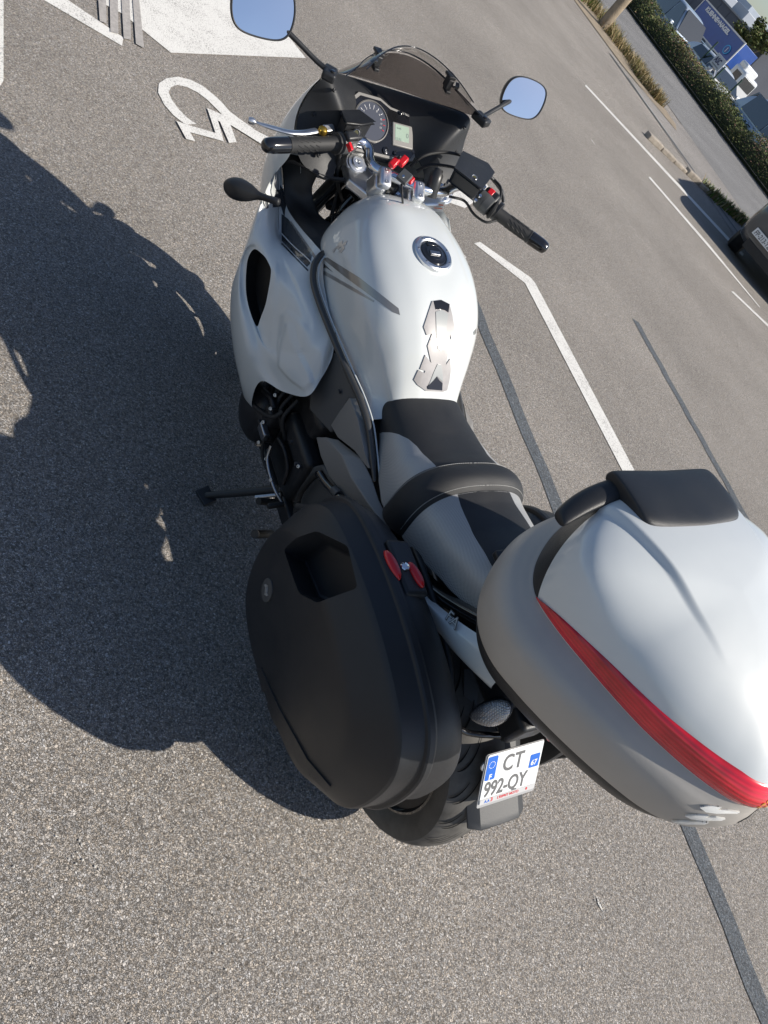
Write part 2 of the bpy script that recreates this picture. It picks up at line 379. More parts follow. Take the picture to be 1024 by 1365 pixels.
# ------------------------------------------------------------------ ground and markings
def terrain(x, y):
    s = x-.22*y
    if s < 19.5: return 0.
    if s < 24: return -.45*(s-19.5)/4.5
    if s < 60: return -.45-1.2*(s-24)/36
    return -1.65
def sheet(name, poly, z, m, res=None):
    o = mk(name, [(x, y, z) for x, y in poly], [tuple(range(len(poly)))], m, smooth=False)
    return o
NX = [-400,-60,-20,-8,0,8,13,19.5,21,22.5,24,30,40,60,110,250,600,1500]
NY = [-600,-200,-60,-20,0,20,40,80,150,300,700,1800]
V = []; F = []
for yy in NY:
    for s in NX:
        x = s+.22*yy if -100 < yy < 400 else s+.22*max(-100, min(400, yy)); V.append((x, yy, -.0 if s < 19.5 else (-.45*(s-19.5)/4.5 if s < 24 else (-.45-1.2*(s-24)/36 if s < 60 else -1.65))))
for i in range(len(NY)-1):
    for j in range(len(NX)-1): F.append((i*len(NX)+j, i*len(NX)+j+1, (i+1)*len(NX)+j+1, (i+1)*len(NX)+j))
struct(mk('ground', V, F, ASPH, smooth=False))
def along(s, y0, y1): return [(s[0]+.0*y0, y0)]
def strip(name, a0, a1, y0, y1, z, m, sl=.22):
    return struct(sheet(name, [(a0+sl*y0, y0), (a1+sl*y0, y0), (a1+sl*y1, y1), (a0+sl*y1, y1)], z, m))
strip('pavement', 10.4, 13.0, -30, 13.2, .006, PAVEM)
strip('road', 13.0, 19.2, -60, 120, .008, ROADM)
# painted markings, four millimetres proud
def paint(name, poly, z=.004, m=PAINT): return struct(sheet(name, poly, z, m))
paint('painted_line', [(2.265, 3.048), (2.361, 3.105), (2.84, 2.947), (2.86,2.9), (2.74,.2), (2.62,-3), (2.5,-3), (2.62,1.22), (2.699, 2.841)])
paint('painted_line', [(8.646, 9.471), (8.786, 9.594), (11.646, 6.932), (11.363, 6.758)])
paint('painted_line', [(8.598, 7.231), (8.726, 7.318), (9.452, 6.182), (9.87,5.08), (9.82,5.05), (9.288, 6.071)])
paint('painted_line', [(8.744, 4.978), (8.876, 5.027), (9.597, 4.641), (9.463, 4.563)])
paint('painted_line', [(-.71,3.6), (-.69,3.19), (-.75,2.6), (-.86,2.3), (-.95,2.35), (-.88,2.6), (-.82,3.2), (-.82,3.6)])
paint('painted_line', [(-0.563, 3.382), (-0.443, 3.508), (-0.129, 3.402), (-0.152, 3.316)])
paint('painted_block', [(-0.311, 3.634), (1.02, 4.975), (1.304, 4.376), (0.139, 3.496), (-0.087, 3.635)])
paint('painted_block', [(2.385, 3.884), (2.966, 4.152), (2.994, 3.962), (2.404, 3.467), (2.018, 3.392), (1.981, 3.538)])
paint('painted_patch', [(1.964, 2.88), (2.03, 2.895), (2.066, 2.829), (2.009, 2.778), (1.926, 2.783)])
# overpainted bars of the bay frame (four short bars)
GREYPAINT = mat('faded_grey_paint', (.33,.31,.29), .8, bump=(160,.6,'voronoi',.002), var=(60,.2))
for pl in ([(-0.203, 3.737),(-0.153, 3.784),(-0.206, 3.446),(-0.241, 3.435)], [(-0.13, 3.806),(-0.079, 3.856),(-0.155, 3.405),(-0.198, 3.386)], [(-0.059, 3.874),(-0.006, 3.925),(-0.09, 3.41),(-0.132, 3.387)], [(0.014, 3.944),(0.055, 3.983),(-0.027, 3.393),(-0.069, 3.396)]):
    paint('painted_bar', pl, .008, GREYPAINT)
# wheelchair symbol
paint('wheelchair_symbol', [(0.579, 3.105),(0.534, 3.145),(0.452, 3.177),(0.404, 3.201),(0.373, 3.254),(0.33, 3.292),(0.277, 3.323),(0.209, 3.322),(0.135, 3.292),(0.055, 3.219),(-0.002, 3.136),(-0.023, 3.051),(-0.01, 2.969),(0.024, 2.914),(0.071, 2.884),(0.091, 2.886),(0.149, 2.929),(0.105, 2.946),(0.07, 2.985),(0.047, 3.037),(0.04, 3.096),(0.065, 3.155),(0.112, 3.208),(0.171, 3.233),(0.229, 3.232),(0.278, 3.206),(0.315, 3.165),(0.356, 3.119)])
paint('wheelchair_symbol', [(0.251, 3.115),(0.38, 3.13),(0.493, 3.131),(0.656, 3.123),(0.711, 2.989),(0.634, 2.944),(0.561, 3.015),(0.459, 3.042),(0.371, 3.063),(0.369, 2.926),(0.316, 2.887),(0.306, 3.044),(0.294, 3.048),(0.284, 2.879),(0.186, 2.852),(0.088, 2.823),(0.102, 2.766),(0.052, 2.752),(0.029, 2.867),(0.072, 2.874),(0.248, 2.92)], .008)
# tar seals, then a plain dark line at the far side
def wob(poly_a, poly_b, w_):
    n = 60; L1 = []; L2 = []
    a, b = Vector(poly_a), Vector(poly_b); d = (b-a).normalized(); nn = Vector((-d.y, d.x))
    for i in range(n+1):
        p = a.lerp(b, i/n); q = .012*math.sin(i*.9)+random.uniform(-.004, .004)
        L1.append(tuple(p+nn*(w_/2+q*.5+random.uniform(-.003,.003)))); L2.append(tuple(p-nn*(w_/2-q*.5+random.uniform(-.003,.003))))
    return L1+L2[::-1]
struct(sheet('tar_and_dark_strip', wob((1.98,3.2), (1.28,-2.4), .105), .003, TARM))
struct(sheet('tar_and_dark_strip', wob((4.42,3.05), (4.02,-.4), .10), .003, TARM))
struct(sheet('tar_and_dark_strip', wob((13.2,14.0), (12.55,7.6), .10), .011, TARM))  # plain dark line near the pavement edge, drawn with the same material
# flecks of old paint and grit
V = []; F = []
for cx, cy, sp_, n_ in ((-.885,-.22,.040,12), (.75,-.735,.045,16), (-.6,-.55,.5,26), (.9,1.2,1.2,30), (3.5,2.5,2.,40)):
    for _ in range(n_):
        x, y = cx+random.gauss(0, sp_*.5), cy+random.gauss(0, sp_*.5); q = random.uniform(.001,.0032); a = random.uniform(0,6.28); b0 = len(V)
        for k in range(5): V.append((x+q*math.cos(a+k*1.256)*random.uniform(.6,1.4), y+q*math.sin(a+k*1.256)*random.uniform(.6,1.4), .0035))
        V.append((x, y, .0035+q*.5)); F += [(b0+k, b0+(k+1) % 5, b0+5) for k in range(5)]
o = mk('ground_grit', V, F, mat('pale_grit', (.55,.53,.48), .8), smooth=False, kind='stuff'); o['label'] = 'pale grit and flecks of paint scattered on the asphalt'
# small spilled paint marks
for cx, cy, s in ((.755,-.735,.030), (8.1,3.4,.05), (6.9,7.0,.06)):
    pl = [(cx+s*random.uniform(.15,1)*math.cos(a*.35)*.32, cy+s*random.uniform(.35,1.2)*math.sin(a*.35)) for a in range(18)]
    struct(sheet('paint_mark', pl, .004, PAINT))

# ------------------------------------------------------------------ the motorcycle (local: x right, y forward, z up)
LEAN = R_(-12.38193)
BM = Matrix.Translation((0, 0, .035)) @ Matrix.Rotation(LEAN, 4, 'Y')
bike = empty('motorcycle', 'white sport touring motorcycle leaning on its side stand in the parking lot', 'motorcycle', BM.to_translation(), (0, LEAN, 0))
FRAME[0] = bike
def mir(p): return (-p[0], p[1], p[2])

# --- tank
ST = [(.535,.770,.095,.748,.738),(.560,.812,.105,.765,.73),(.595,.862,.120,.79,.73),(.64,.915,.140,.83,.735),(.70,.962,.165,.872,.745),(.77,.993,.182,.90,.757),(.85,1.012,.190,.915,.768),(.93,1.024,.190,.905,.77),(1.0,1.024,.188,.87,.765),(1.06,1.004,.170,.85,.765),(1.105,.965,.130,.84,.775),(1.13,.92,.08,.84,.79)]
def lerp0(tab, v):
    for (a, fa), (b, fb) in zip(tab, tab[1:]):
        if a <= v <= b: return fa+(fb-fa)*(v-a)/(b-a)
    return tab[-1][1]
rows = []
for y, zt, wm, zm, zb in ST:
    wb = max(wm, lerp0(((.53,.150),(.70,.166),(.85,.184),(1.2,.02)), y)); h = zt-zm; half = [(0, zt), (.32*wm, zt-.012*h), (.55*wm, zt-.13*h), (.80*wm, zt-.40*h), (.96*wm, zm+.18*h), (wm, zm-.01), (max(.985*wm, .5*(wb+wm)-.002), (zm+zb)/2-.012), (max(.93*wm, wb), zb-.012)]
    rows.append([(-x, y, z) for x, z in half[::-1]]+[(x, y, z) for x, z in half[1:]])
tank = cgrid('fuel_tank', rows, WHITE, n=6)
tb = bvh_of(tank)
# raised crease along the left and right shoulder
def on(bvh, p, d, lift=0.):
    p, d = Vector(p), Vector(d).normalized(); h = bvh.ray_cast(p-d*.2, d)
    return (h[0]+h[1]*lift, h[1]) if h[0] else (p, -d)
capc, capn = on(tb, (0.0, 0.8397, 1.0087), (0, .1, -1))
capn = (capn+Vector((0,0,.4))).normalized()
capc = capc+capn*.007
cap = lathe('fuel_cap_ring', capc-capn*.006, capn, [(-.02,.054),(.004,.054),(.0075,.050),(.0075,.042),(.005,.039),(-.002,.038)], ALU, seg=48)
cap2 = lathe('fuel_cap', capc-capn*.008, capn, [(-.004,.0375),(.006,.0372),(.0085,.034),(.009,.024),(.0105,.022),(.0105,0)], GLOSSB, seg=40)
e1 = Vector((1,0,0)); e2 = capn.cross(e1).normalized(); e1 = e2.cross(capn).normalized()
box('key_cover', capc+capn*.004-e2*.004, (.030,.012,.004), STEEL, cap2, (e1, e2, capn), .0015)
box('hinge', capc+capn*.002+e2*.026, (.030,.010,.004), GLOSSB, cap2, (e1, e2, capn), .0015)
for i in range(7):
    a = 2*math.pi*i/7+.3; lathe('screw', capc+capn*.0005+(e1*math.cos(a)+e2*math.sin(a))*.0462, capn, [(0,.0028),(.0022,.0026),(.0024,0)], STEEL, cap, seg=8)
# tank pad
PO = (0.0, 0.6375, 0.888); PR = (1,0,0); PU = (0,.55,.83); pf = (PO, PR, PU)
pad = drape('tank_pad', [(-0.046, 0.1128), (-0.0205, 0.119), (0.0071, 0.1109), (0.0233, 0.0867), (0.0389, 0.0562), (0.0434, 0.0319), (0.038, 0.0257), (0.0297, 0.0384), (0.0305, 0.0271), (0.0391, 0.0047), (0.0373, -0.0148), (0.0371, -0.0401), (0.0465, -0.0219), (0.057, -0.0508), (0.0603, -0.0804), (0.0597, -0.1046), (0.0463, -0.1092), (-0.0065, -0.1094), (-0.036, -0.0949), (-0.0508, -0.082), (-0.0434, -0.0565), (-0.0232, -0.0631), (-0.0224, -0.0572), (-0.0393, -0.0543), (-0.0326, -0.0175), (-0.0089, -0.0371), (-0.0316, 0.0053), (-0.0257, 0.0358), (-0.0405, 0.0309), (-0.0546, 0.0501)], pf, tb, .0022, PADG, res=.004, lift=.0004, eye=STENCIL)
padb = bvh_of(pad)
drape('pad_top_cap', [(-0.0417, 0.1133), (-0.0202, 0.1182), (0.0071, 0.1109), (0.0092, 0.0909), (-0.0025, 0.0953), (-0.0165, 0.0958), (-0.031, 0.0944)], pf, tb, .003, GLOSSB, pad, res=.003, lift=.0006, eye=STENCIL)
drape('pad_centre', [(-0.0295, 0.089), (-0.014, 0.0951), (0.0091, 0.0872), (0.0153, 0.0391), (0.0157, 0.003), (0.0105, -0.004), (0.0012, 0.0001), (-0.0133, 0.0368)], pf, tb, .0033, PADC, pad, res=.004, lift=.0006, eye=STENCIL)
drape('pad_lower_blade', [(0.0102, -0.0378), (0.0224, -0.039), (0.0345, -0.0658), (0.0393, -0.0834), (0.0218, -0.0724), (0.0161, -0.0688), (-0.0049, -0.0974), (-0.0009, -0.0854), (0.0041, -0.0596)], pf, tb, .0033, PADC, pad, res=.004, lift=.0006, eye=STENCIL)
drape('pad_bottom_cap', [(0.0166, -0.0707), (0.0287, -0.08), (0.0386, -0.0855), (0.0428, -0.1053), (-0.0031, -0.1043), (-0.0072, -0.0975)], pf, tb, .0036, GLOSSB, pad, res=.003, lift=.0006, eye=STENCIL)
# tank graphics
TO = (-0.13, 0.9123, 0.8432); tf = (TO, (0,-1,0), (.6,0,.8))
for nm, pl, mm in (('tank_stripe', [(-0.1104, -0.0542), (-0.1063, -0.0411), (0.0135, 0.0183), (0.1652, 0.0788), (0.1857, 0.0754), (0.1656, 0.0612), (0.1135, 0.0386), (-0.0109, -0.0148)], STRIPEG),
                   ('tank_stripe', [(-0.081, -0.0642), (-0.0761, -0.0538), (-0.0499, -0.0413), (-0.0965, -0.0565), (-0.0915, -0.063)], STRIPED),
                   ('tank_stripe', [(-0.0794, -0.0696), (-0.0714, -0.0626), (0.0259, -0.0092), (0.1051, 0.0305), (0.108, 0.0272), (0.0318, -0.016), (-0.0704, -0.0726)], STRIPEL)):
    drape(nm, pl, tf, tb, .0003, mm, tank, res=.006, lift=.0003, eye=STENCIL)
for nm, pl in (('tank_emblem', [(-0.1165, -0.0207), (-0.1207, -0.0), (-0.1261, 0.0043), (-0.1256, 0.0161), (-0.1112, 0.0086), (-0.1071, -0.0047), (-0.1168, -0.0062), (-0.1068, -0.0192)]),
               ('tank_emblem', [(-0.1004, -0.0071), (-0.1044, 0.0062), (-0.1141, 0.0049), (-0.1173, 0.0155), (-0.1169, 0.0273), (-0.1062, 0.0188), (-0.1106, 0.0132), (-0.0987, 0.0137), (-0.0924, -0.0004)])):
    drape(nm, pl, tf, tb, .0012, EMBLEM, tank, res=.003, lift=.0003, eye=STENCIL)
drape('tank_stripe', [(0.0062, 0.0337), (0.0059, 0.0077), (-0.0019, -0.0194), (0.0058, -0.0283), (0.0174, -0.0079), (0.0181, 0.009)], ((0.16, 0.7204, 0.9003), (1,0,0), (0,.2,1)), tb, .0004, STRIPEG, tank, res=.006, lift=.0003, eye=STENCIL)
# rubber strip between tank and frame
for sg in (-1, 1):
    pts = [(-0.15, 1.0349, 0.8276), (-0.19, 0.9923, 0.841), (-0.212, 0.9702, 0.8346), (-0.222, 0.9522, 0.824), (-0.224, 0.9219, 0.8035), (-0.222, 0.8764, 0.7932), (-0.216, 0.8151, 0.7843), (-0.206, 0.739, 0.774), (-0.188, 0.6591, 0.7564), (-0.176, 0.586, 0.7463), (-0.166, 0.521, 0.7273), (-0.16, 0.4638, 0.6955), (-0.163, 0.39, 0.6651)]
    if sg > 0: pts = [(-x*.84, y, z-.01) for x, y, z in pts]
    tube('edge_trim', pts, lambda t: .0088*min(1, .35+t*6, .5+(1-t)*8), GREYT if 0 else mat('trim_rubber', (.045,.045,.044), .35, coat=.3), seg=16)
    tube('trim_bead', [Vector(p)+Vector((-sg*-.004*-1*0+(.0135 if sg < 0 else -.0135),0,.004)) for p in pts], .0024, WHITE, seg=8)

# --- seat
SS = [(.575,.775,.085,.112,.735),(.555,.798,.092,.118,.725),(.50,.800,.10,.128,.705),(.44,.803,.105,.142,.685),(.38,.812,.112,.158,.672),(.325,.832,.12,.168,.668),(.275,.842,.125,.168,.675),(.21,.838,.122,.162,.69),(.14,.848,.118,.152,.715),(.06,.868,.11,.14,.745),(-.02,.885,.1,.125,.775),(-.09,.89,.08,.105,.80)]
def seat_pt(u, v, off=0.):
    """u across -1..1, v = y"""
    ys = [s[0] for s in SS]; v = max(min(v, ys[0]), ys[-1]); i = 0
    while i < len(SS)-2 and SS[i+1][0] > v: i += 1
    t = (SS[i][0]-v)/(SS[i][0]-SS[i+1][0]); t = t*t*(3-2*t)*.35+t*.65
    y, zc, wt, ws, zs = [a*(1-t)+b*t for a, b in zip(SS[i], SS[i+1])]
    a = abs(u); sg = 1 if u >= 0 else -1
    th = a*math.pi/2
    # superellipse quarter
    cx = math.sin(th)**.75; cz = max(0, math.cos(th))**.62
    x = ws*cx; z = zs+(zc-zs)*cz
    if off:
        nx, nz = math.sin(th)*.9, math.cos(th); x += off*nx; z += off*nz
    return Vector((sg*x, v, z))
def lerp_tab(tab, v):
    for (a, fa), (b, fb) in zip(tab, tab[1:]):
        if a >= v >= b: t = (a-v)/(a-b); return fa+(fb-fa)*t
    return tab[-1][1] if v < tab[-1][0] else tab[0][1]
BND = [(.575,1.0),(.505,1.0),(.490,.90),(.475,.76),(.458,.62),(.435,.49),(.405,.40),(.365,.34),(.33,.31),(.30,.30),(.25,.24),(.20,.27),(.14,.32),(.08,.37),(.0,.43),(-.09,.5)]
def seat_piece(name, fa, fb, v0, v1, m, nu=24, nv=70, off=0., par=None, label=None):
    rows = []; uv = []
    for i in range(nv+1):
        v = v0+(v1-v0)*i/nv; a, b = fa(v), fb(v); r = []
        for j in range(nu+1):
            u = a+(b-a)*j/nu; r.append(seat_pt(u, v, off(u, v) if callable(off) else off)); uv.append((u*.2, v))
        rows.append(r)
    return grid(name, rows, m, par, sub=0, uv=uv, label=label)
groove = lambda u, v: 0
b_ = lambda v: lerp_tab(BND, v)
seat = seat_piece('seat_centre', lambda v: -b_(v), b_, .575, .30, SEATB, label='black middle of the rider seat')
seat_piece('seat_side', lambda v: -1, lambda v: -b_(v), .575, .30, SEATS, label='silver left side of the rider seat')
seat_piece('seat_side', b_, lambda v: 1, .575, .30, SEATS, label='silver right side of the rider seat')
seat_piece('pillion_centre', lambda v: -b_(v), b_, .26, -.09, SEATB, label='black middle of the pillion seat')
seat_piece('seat_side', lambda v: -1, lambda v: -b_(v), .26, -.09, SEATS, label='silver left side of the pillion seat')
seat_piece('seat_side', b_, lambda v: 1, .26, -.09, SEATS, label='silver right side of the pillion seat')
def sy(u):  # strap centre line bows forward in the middle
    return .285-.02*u*u
def strap_pt(u, w_):
    v = sy(u)+w_*(.043+.004*abs(u)); bul = .020*(1-abs(w_)**3.0)-.001
    return seat_pt(u, v, bul)
rows = [[strap_pt(-1+2*j/40, w_) for j in range(41)] for w_ in [-1,-.97,-.9,-.75,-.5,-.25,0,.25,.5,.75,.9,.97,1]]
strap = grid('seat_strap', rows, SEATB, sub=1)
# stitching: individual stitches in one mesh
def stitches(name, f, n, par, w_=.0011, ln=.0036):
    V = []; F = []
    for i in range(n):
        t = i/n; p = f(t); q = f(t+.62/n); d = (q-p); 
        if d.length < 1e-6: continue
        dn = d.normalized(); sd_ = dn.cross(Vector((0,0,1))).normalized()*w_*.5; up = Vector((0,0,1))*w_*.6; b0 = len(V)
        V += [p-sd_, p+sd_, q+sd_, q-sd_, p-sd_*.5+up, p+sd_*.5+up, q+sd_*.5+up, q-sd_*.5+up]
        F += [(b0+4,b0+5,b0+6,b0+7),(b0,b0+1,b0+5,b0+4),(b0+1,b0+2,b0+6,b0+5),(b0+2,b0+3,b0+7,b0+6),(b0+3,b0,b0+4,b0+7)]
    return mk(name, V, F, THREAD, par, smooth=False)
stitches('stitching', lambda t: strap_pt(-.98+1.96*t, .80)+Vector((0,0,.0008)), 110, strap)
stitches('stitching', lambda t: strap_pt(-.98+1.96*t, -.80)+Vector((0,0,.0008)), 110, strap)
# piping at the strap's rear edge
tube('piping', [strap_pt(-1+2*i/30, -1.04)+Vector((0,0,.002)) for i in range(31)], .0016, WHITEM, strap, seg=6, n=2)

# --- tail: gloss black rail round the seat, white cowl
for sg in (1, -1):
    f = (lambda p: p) if sg > 0 else mir
    rail = [f((-0.165, 0.3001, 0.6165)), f((-0.168, 0.2547, 0.6602)), f((-0.17, 0.1981, 0.6864)), f((-0.166, 0.1324, 0.6925)), f((-0.16, 0.0545, 0.7335)), f((-0.15, -0.027, 0.7995)), f((-0.135, -0.0915, 0.8586))]
    lo = [(x*1.03, y-.006, z-.024) for x, y, z in rail]; lo2 = [(x*.97, y-.01, z-.034) for x, y, z in rail]; inn = [(x*.82, y+.0, z-.006) for x, y, z in rail]
    grid('grab_rail', [inn, rail, [(x*1.05, y-.003, z-.010) for x, y, z in rail], lo, lo2], GLOSSB, sub=2)
    c0 = [f((-0.175, 0.0752, 0.6964)), f((-0.17, 0.004, 0.7409)), f((-0.162, -0.0605, 0.7848)), f((-0.15, -0.1151, 0.8264)), f((-0.13, -0.1707, 0.8567))]
    c1 = [f((-0.195, 0.037, 0.7246)), f((-0.19, -0.0297, 0.7494)), f((-0.183, -0.0932, 0.7724)), f((-0.17, -0.1438, 0.792)), f((-0.14, -0.185, 0.7919))]
    c2 = [(x*.97, y-.005, z-.05) for x, y, z in c1]
    c3 = [(x*.7, y+.0, z-.07) for x, y, z in c1]
    cw = grid('tail_cowl', [c0, [tuple((Vector(a)*.45+Vector(b)*.55)+Vector((-.006*sg,0,.004))) for a, b in zip(c0, c1)], c1, c2, c3], WHITE, sub=2)
    if sg > 0:
        cb = bvh_of(cw)
        pass
    else:
        cb = bvh_of(cw); o2 = Vector((-0.184, -0.0235, 0.7571)); rr_v = Vector((-0.181, -0.0943, 0.7898))-o2; uu_v = Vector((-0.174, -0.0202, 0.7882))-o2
        text('tail_lettering', 'FA', (o2, rr_v, uu_v), .034, INK, cw, sx=1.0, bold=.0014, z=.0012, ext=.0003, snap=cb)
        text('tail_lettering', 'FA', (o2, rr_v, uu_v), .034, WHITE, cw, sx=1.0, bold=-.0004, z=.0020, ext=.0003, snap=cb)
# under-seat body so nothing is hollow
box('rear_subframe', (0, .02, .72), (.20, .50, .12), BLACK, bevel=.02)
box('airbox_body', (0, .62, .62), (.20, .50, .22), BLACK, bevel=.03)

# --- fairing, left side built from its own sections, right side mirrored
FL = [
 [(-0.225, 1.3385, 0.8705), (-0.23, 1.3368, 0.8705), (-0.25, 1.2905, 0.877), (-0.27, 1.2429, 0.8829), (-0.29, 1.2094, 0.8764), (-0.3, 1.195, 0.8573)],
 [(-0.222, 1.2603, 0.827), (-0.235, 1.2367, 0.8134), (-0.26, 1.2034, 0.8253), (-0.29, 1.17, 0.8341), (-0.31, 1.1602, 0.8283), (-0.32, 1.1603, 0.814)],
 [(-0.212, 1.211, 0.799), (-0.235, 1.1546, 0.7627), (-0.27, 1.1191, 0.7819), (-0.3, 1.0993, 0.7834), (-0.325, 1.1015, 0.7641), (-0.335, 1.1186, 0.7369)],
 [(-0.205, 1.1219, 0.8123), (-0.227, 1.0774, 0.7831), (-0.265, 1.0483, 0.7793), (-0.298, 1.0278, 0.7588), (-0.325, 1.1036, 0.734), (-0.338, 1.1102, 0.6864)],
 [(-0.2, 1.0319, 0.8365), (-0.218, 0.9988, 0.8123), (-0.265, 0.9737, 0.7682), (-0.298, 0.9998, 0.7433), (-0.325, 1.0941, 0.6874), (-0.34, 1.0928, 0.6483)],
 [(-0.19, 0.9877, 0.8376), (-0.208, 0.9503, 0.7997), (-0.262, 0.9052, 0.7587), (-0.298, 0.965, 0.6802), (-0.322, 1.0436, 0.6321), (-0.34, 1.039, 0.6058)],
 [(-0.195, 0.9251, 0.8076), (-0.203, 0.8843, 0.7854), (-0.258, 0.8427, 0.7394), (-0.295, 0.947, 0.6141), (-0.316, 0.9727, 0.605), (-0.335, 0.972, 0.5683)],
 [(-0.19, 0.8473, 0.7789), (-0.198, 0.8105, 0.7697), (-0.247, 0.7832, 0.7155), (-0.286, 0.8798, 0.5994), (-0.302, 0.9129, 0.5823), (-0.322, 0.9121, 0.5358)],
 [(-0.188, 0.801, 0.77), (-0.19, 0.7831, 0.7612), (-0.226, 0.7456, 0.7253), (-0.266, 0.7807, 0.6354), (-0.288, 0.8483, 0.562), (-0.305, 0.8827, 0.5087)],
 [(-0.185, 0.7684, 0.744), (-0.194, 0.7366, 0.7157), (-0.214, 0.7088, 0.6697), (-0.238, 0.693, 0.6203), (-0.265, 0.7583, 0.5578), (-0.292, 0.833, 0.5108)],
]
for r in FL:
    x, y, z = r[-1]; r.append((x*.93, y+.03, z-.12)); r.append((x*.72, y+.05, z-.26))
fair = []
def inside_vent(p, lp):
    c = False; j = len(lp)-1
    for i in range(len(lp)):
        if (lp[i][1] > p[1]) != (lp[j][1] > p[1]) and p[0] < (lp[j][0]-lp[i][0])*(p[1]-lp[i][1])/(lp[j][1]-lp[i][1])+lp[i][0]: c = not c
        j = i
    return c
NB = 14
DR = bic(FL, NB)
def relief(rows, polys, org, r, u, eye):
    o, r, u, n = frame(org, r, u); eye = Vector(eye); nr, nc = len(rows), len(rows[0]); out = [list(q) for q in rows]
    for i in range(nr):
        for j in range(nc):
            p = rows[i][j]; d = p-eye; t = (o-eye).dot(n)/d.dot(n); q = eye+d*t-o; x, y = q.dot(r), q.dot(u); off = 0
            for pl, amp, wd in polys:
                k = len(pl); dm = 9
                for a in range(k):
                    A, B = Vector(pl[a]), Vector(pl[(a+1) % k]); ab = B-A; tt = max(0, min(1, (Vector((x, y))-A).dot(ab)/ab.length_squared)); dm = min(dm, (Vector((x, y))-A-ab*tt).length)
                if inside_vent((x, y), pl): tt = min(1, dm/wd); off += amp*tt*tt*(3-2*tt)
            if off:
                tx = rows[min(i+1, nr-1)][j]-rows[max(i-1, 0)][j]; ty = rows[i][min(j+1, nc-1)]-rows[i][max(j-1, 0)]; nn = tx.cross(ty).normalized()
                if nn.x > 0: nn = -nn
                out[i][j] = p+nn*off
    return out
RO = ((-0.27, 0.8585, 0.6879), (0,-1,0), (-.85,0,.5))
DR = relief(DR, [([(-0.323, -0.0802), (-0.3725, -0.1407), (-0.2607, -0.169), (-0.1192, -0.1775), (-0.0628, -0.1392), (-0.0765, -0.0849), (-0.083, -0.0397), (-0.0394, 0.0057), (0.1436, 0.1051), (0.1453, 0.1263), (-0.0896, 0.0297)], -.004, .020),
                 ([(-0.0552, -0.0208), (-0.0251, -0.0343), (0.0453, -0.0227), (0.1199, -0.0482), (0.1674, -0.0389), (0.2223, 0.0264), (0.2142, 0.0846), (0.188, 0.1266), (0.0813, 0.0759)], .006, .012)], *RO, STENCIL)
for sg in (-1, 1):
    rows = [[p if sg < 0 else Vector(mir(p)) for p in r] for r in DR]; nr, nc = len(rows), len(rows[0])
    V = [p for r in rows for p in r]; F = []; VF = []; CR = [list(r) for r in rows]
    # air outlet, a rounded window in the sheet between the third and fourth section lines
    ca, cb, ra, rb = 3*NB+.5, 4*NB+.2, 2.85*NB, 6.2*NB
    def isv(i, j):
        u = (j+.5-(ca+cb)/2)/((cb-ca)/2); v = (i+.5-(ra+rb)/2)/((rb-ra)/2); return abs(u)**3.2+abs(v)**3.6 < 1
    for i in range(nr-1):
        for j in range(nc-1):
            q = (i*nc+j, i*nc+j+1, (i+1)*nc+j+1, (i+1)*nc+j)
            if sg > 0: q = q[::-1]
            (VF if isv(i, j) else F).append(q)
    vset = {a for q in VF for a in q}; fset = {a for q in F for a in q}
    for a in vset & fset:
        i, j = divmod(a, nc); u = (j-(ca+cb)/2)/((cb-ca)/2); v = (i-(ra+rb)/2)/((rb-ra)/2); k = (abs(u)**3.2+abs(v)**3.6)**(-1/3.4)
        fi, fj = (ra+rb)/2+v*k*(rb-ra)/2, (ca+cb)/2+u*k*(cb-ca)/2; i0, j0 = int(fi), int(fj); a_, b_ = fi-i0, fj-j0
        V[a] = (CR[i0][j0]*(1-a_)*(1-b_)+CR[i0+1][j0]*a_*(1-b_)+CR[i0][j0+1]*(1-a_)*b_+CR[i0+1][j0+1]*a_*b_)
    o = mk('side_fairing', V, F, WHITE, bike, label='white left side fairing with black air outlet' if sg < 0 else 'white right side fairing')
    # the dark duct behind the outlet
    used = {}
    for f in VF:
        for a in range(4): used[(f[a], f[(a+1) % 4])] = 1
    ids = sorted({i for f in VF for i in f}); mp_ = {v: n for n, v in enumerate(ids)}
    A = [V[i] for i in ids]; B_ = [p+Vector((-sg*.035, .004, -.010)) for p in A]; na = len(A)
    Fv = [tuple(mp_[i]+na for i in f) for f in VF]
    for (a, b) in used:
        if (b, a) not in used: Fv.append((mp_[a], mp_[b], mp_[b]+na, mp_[a]+na))
    mk('air_outlet', A+B_, Fv, MESHB, o, smooth=False)
    edge = [(mp_[a], mp_[b]) for (a, b) in used if (b, a) not in used]
    fair.append(o)
fb = bvh_of(fair[0])
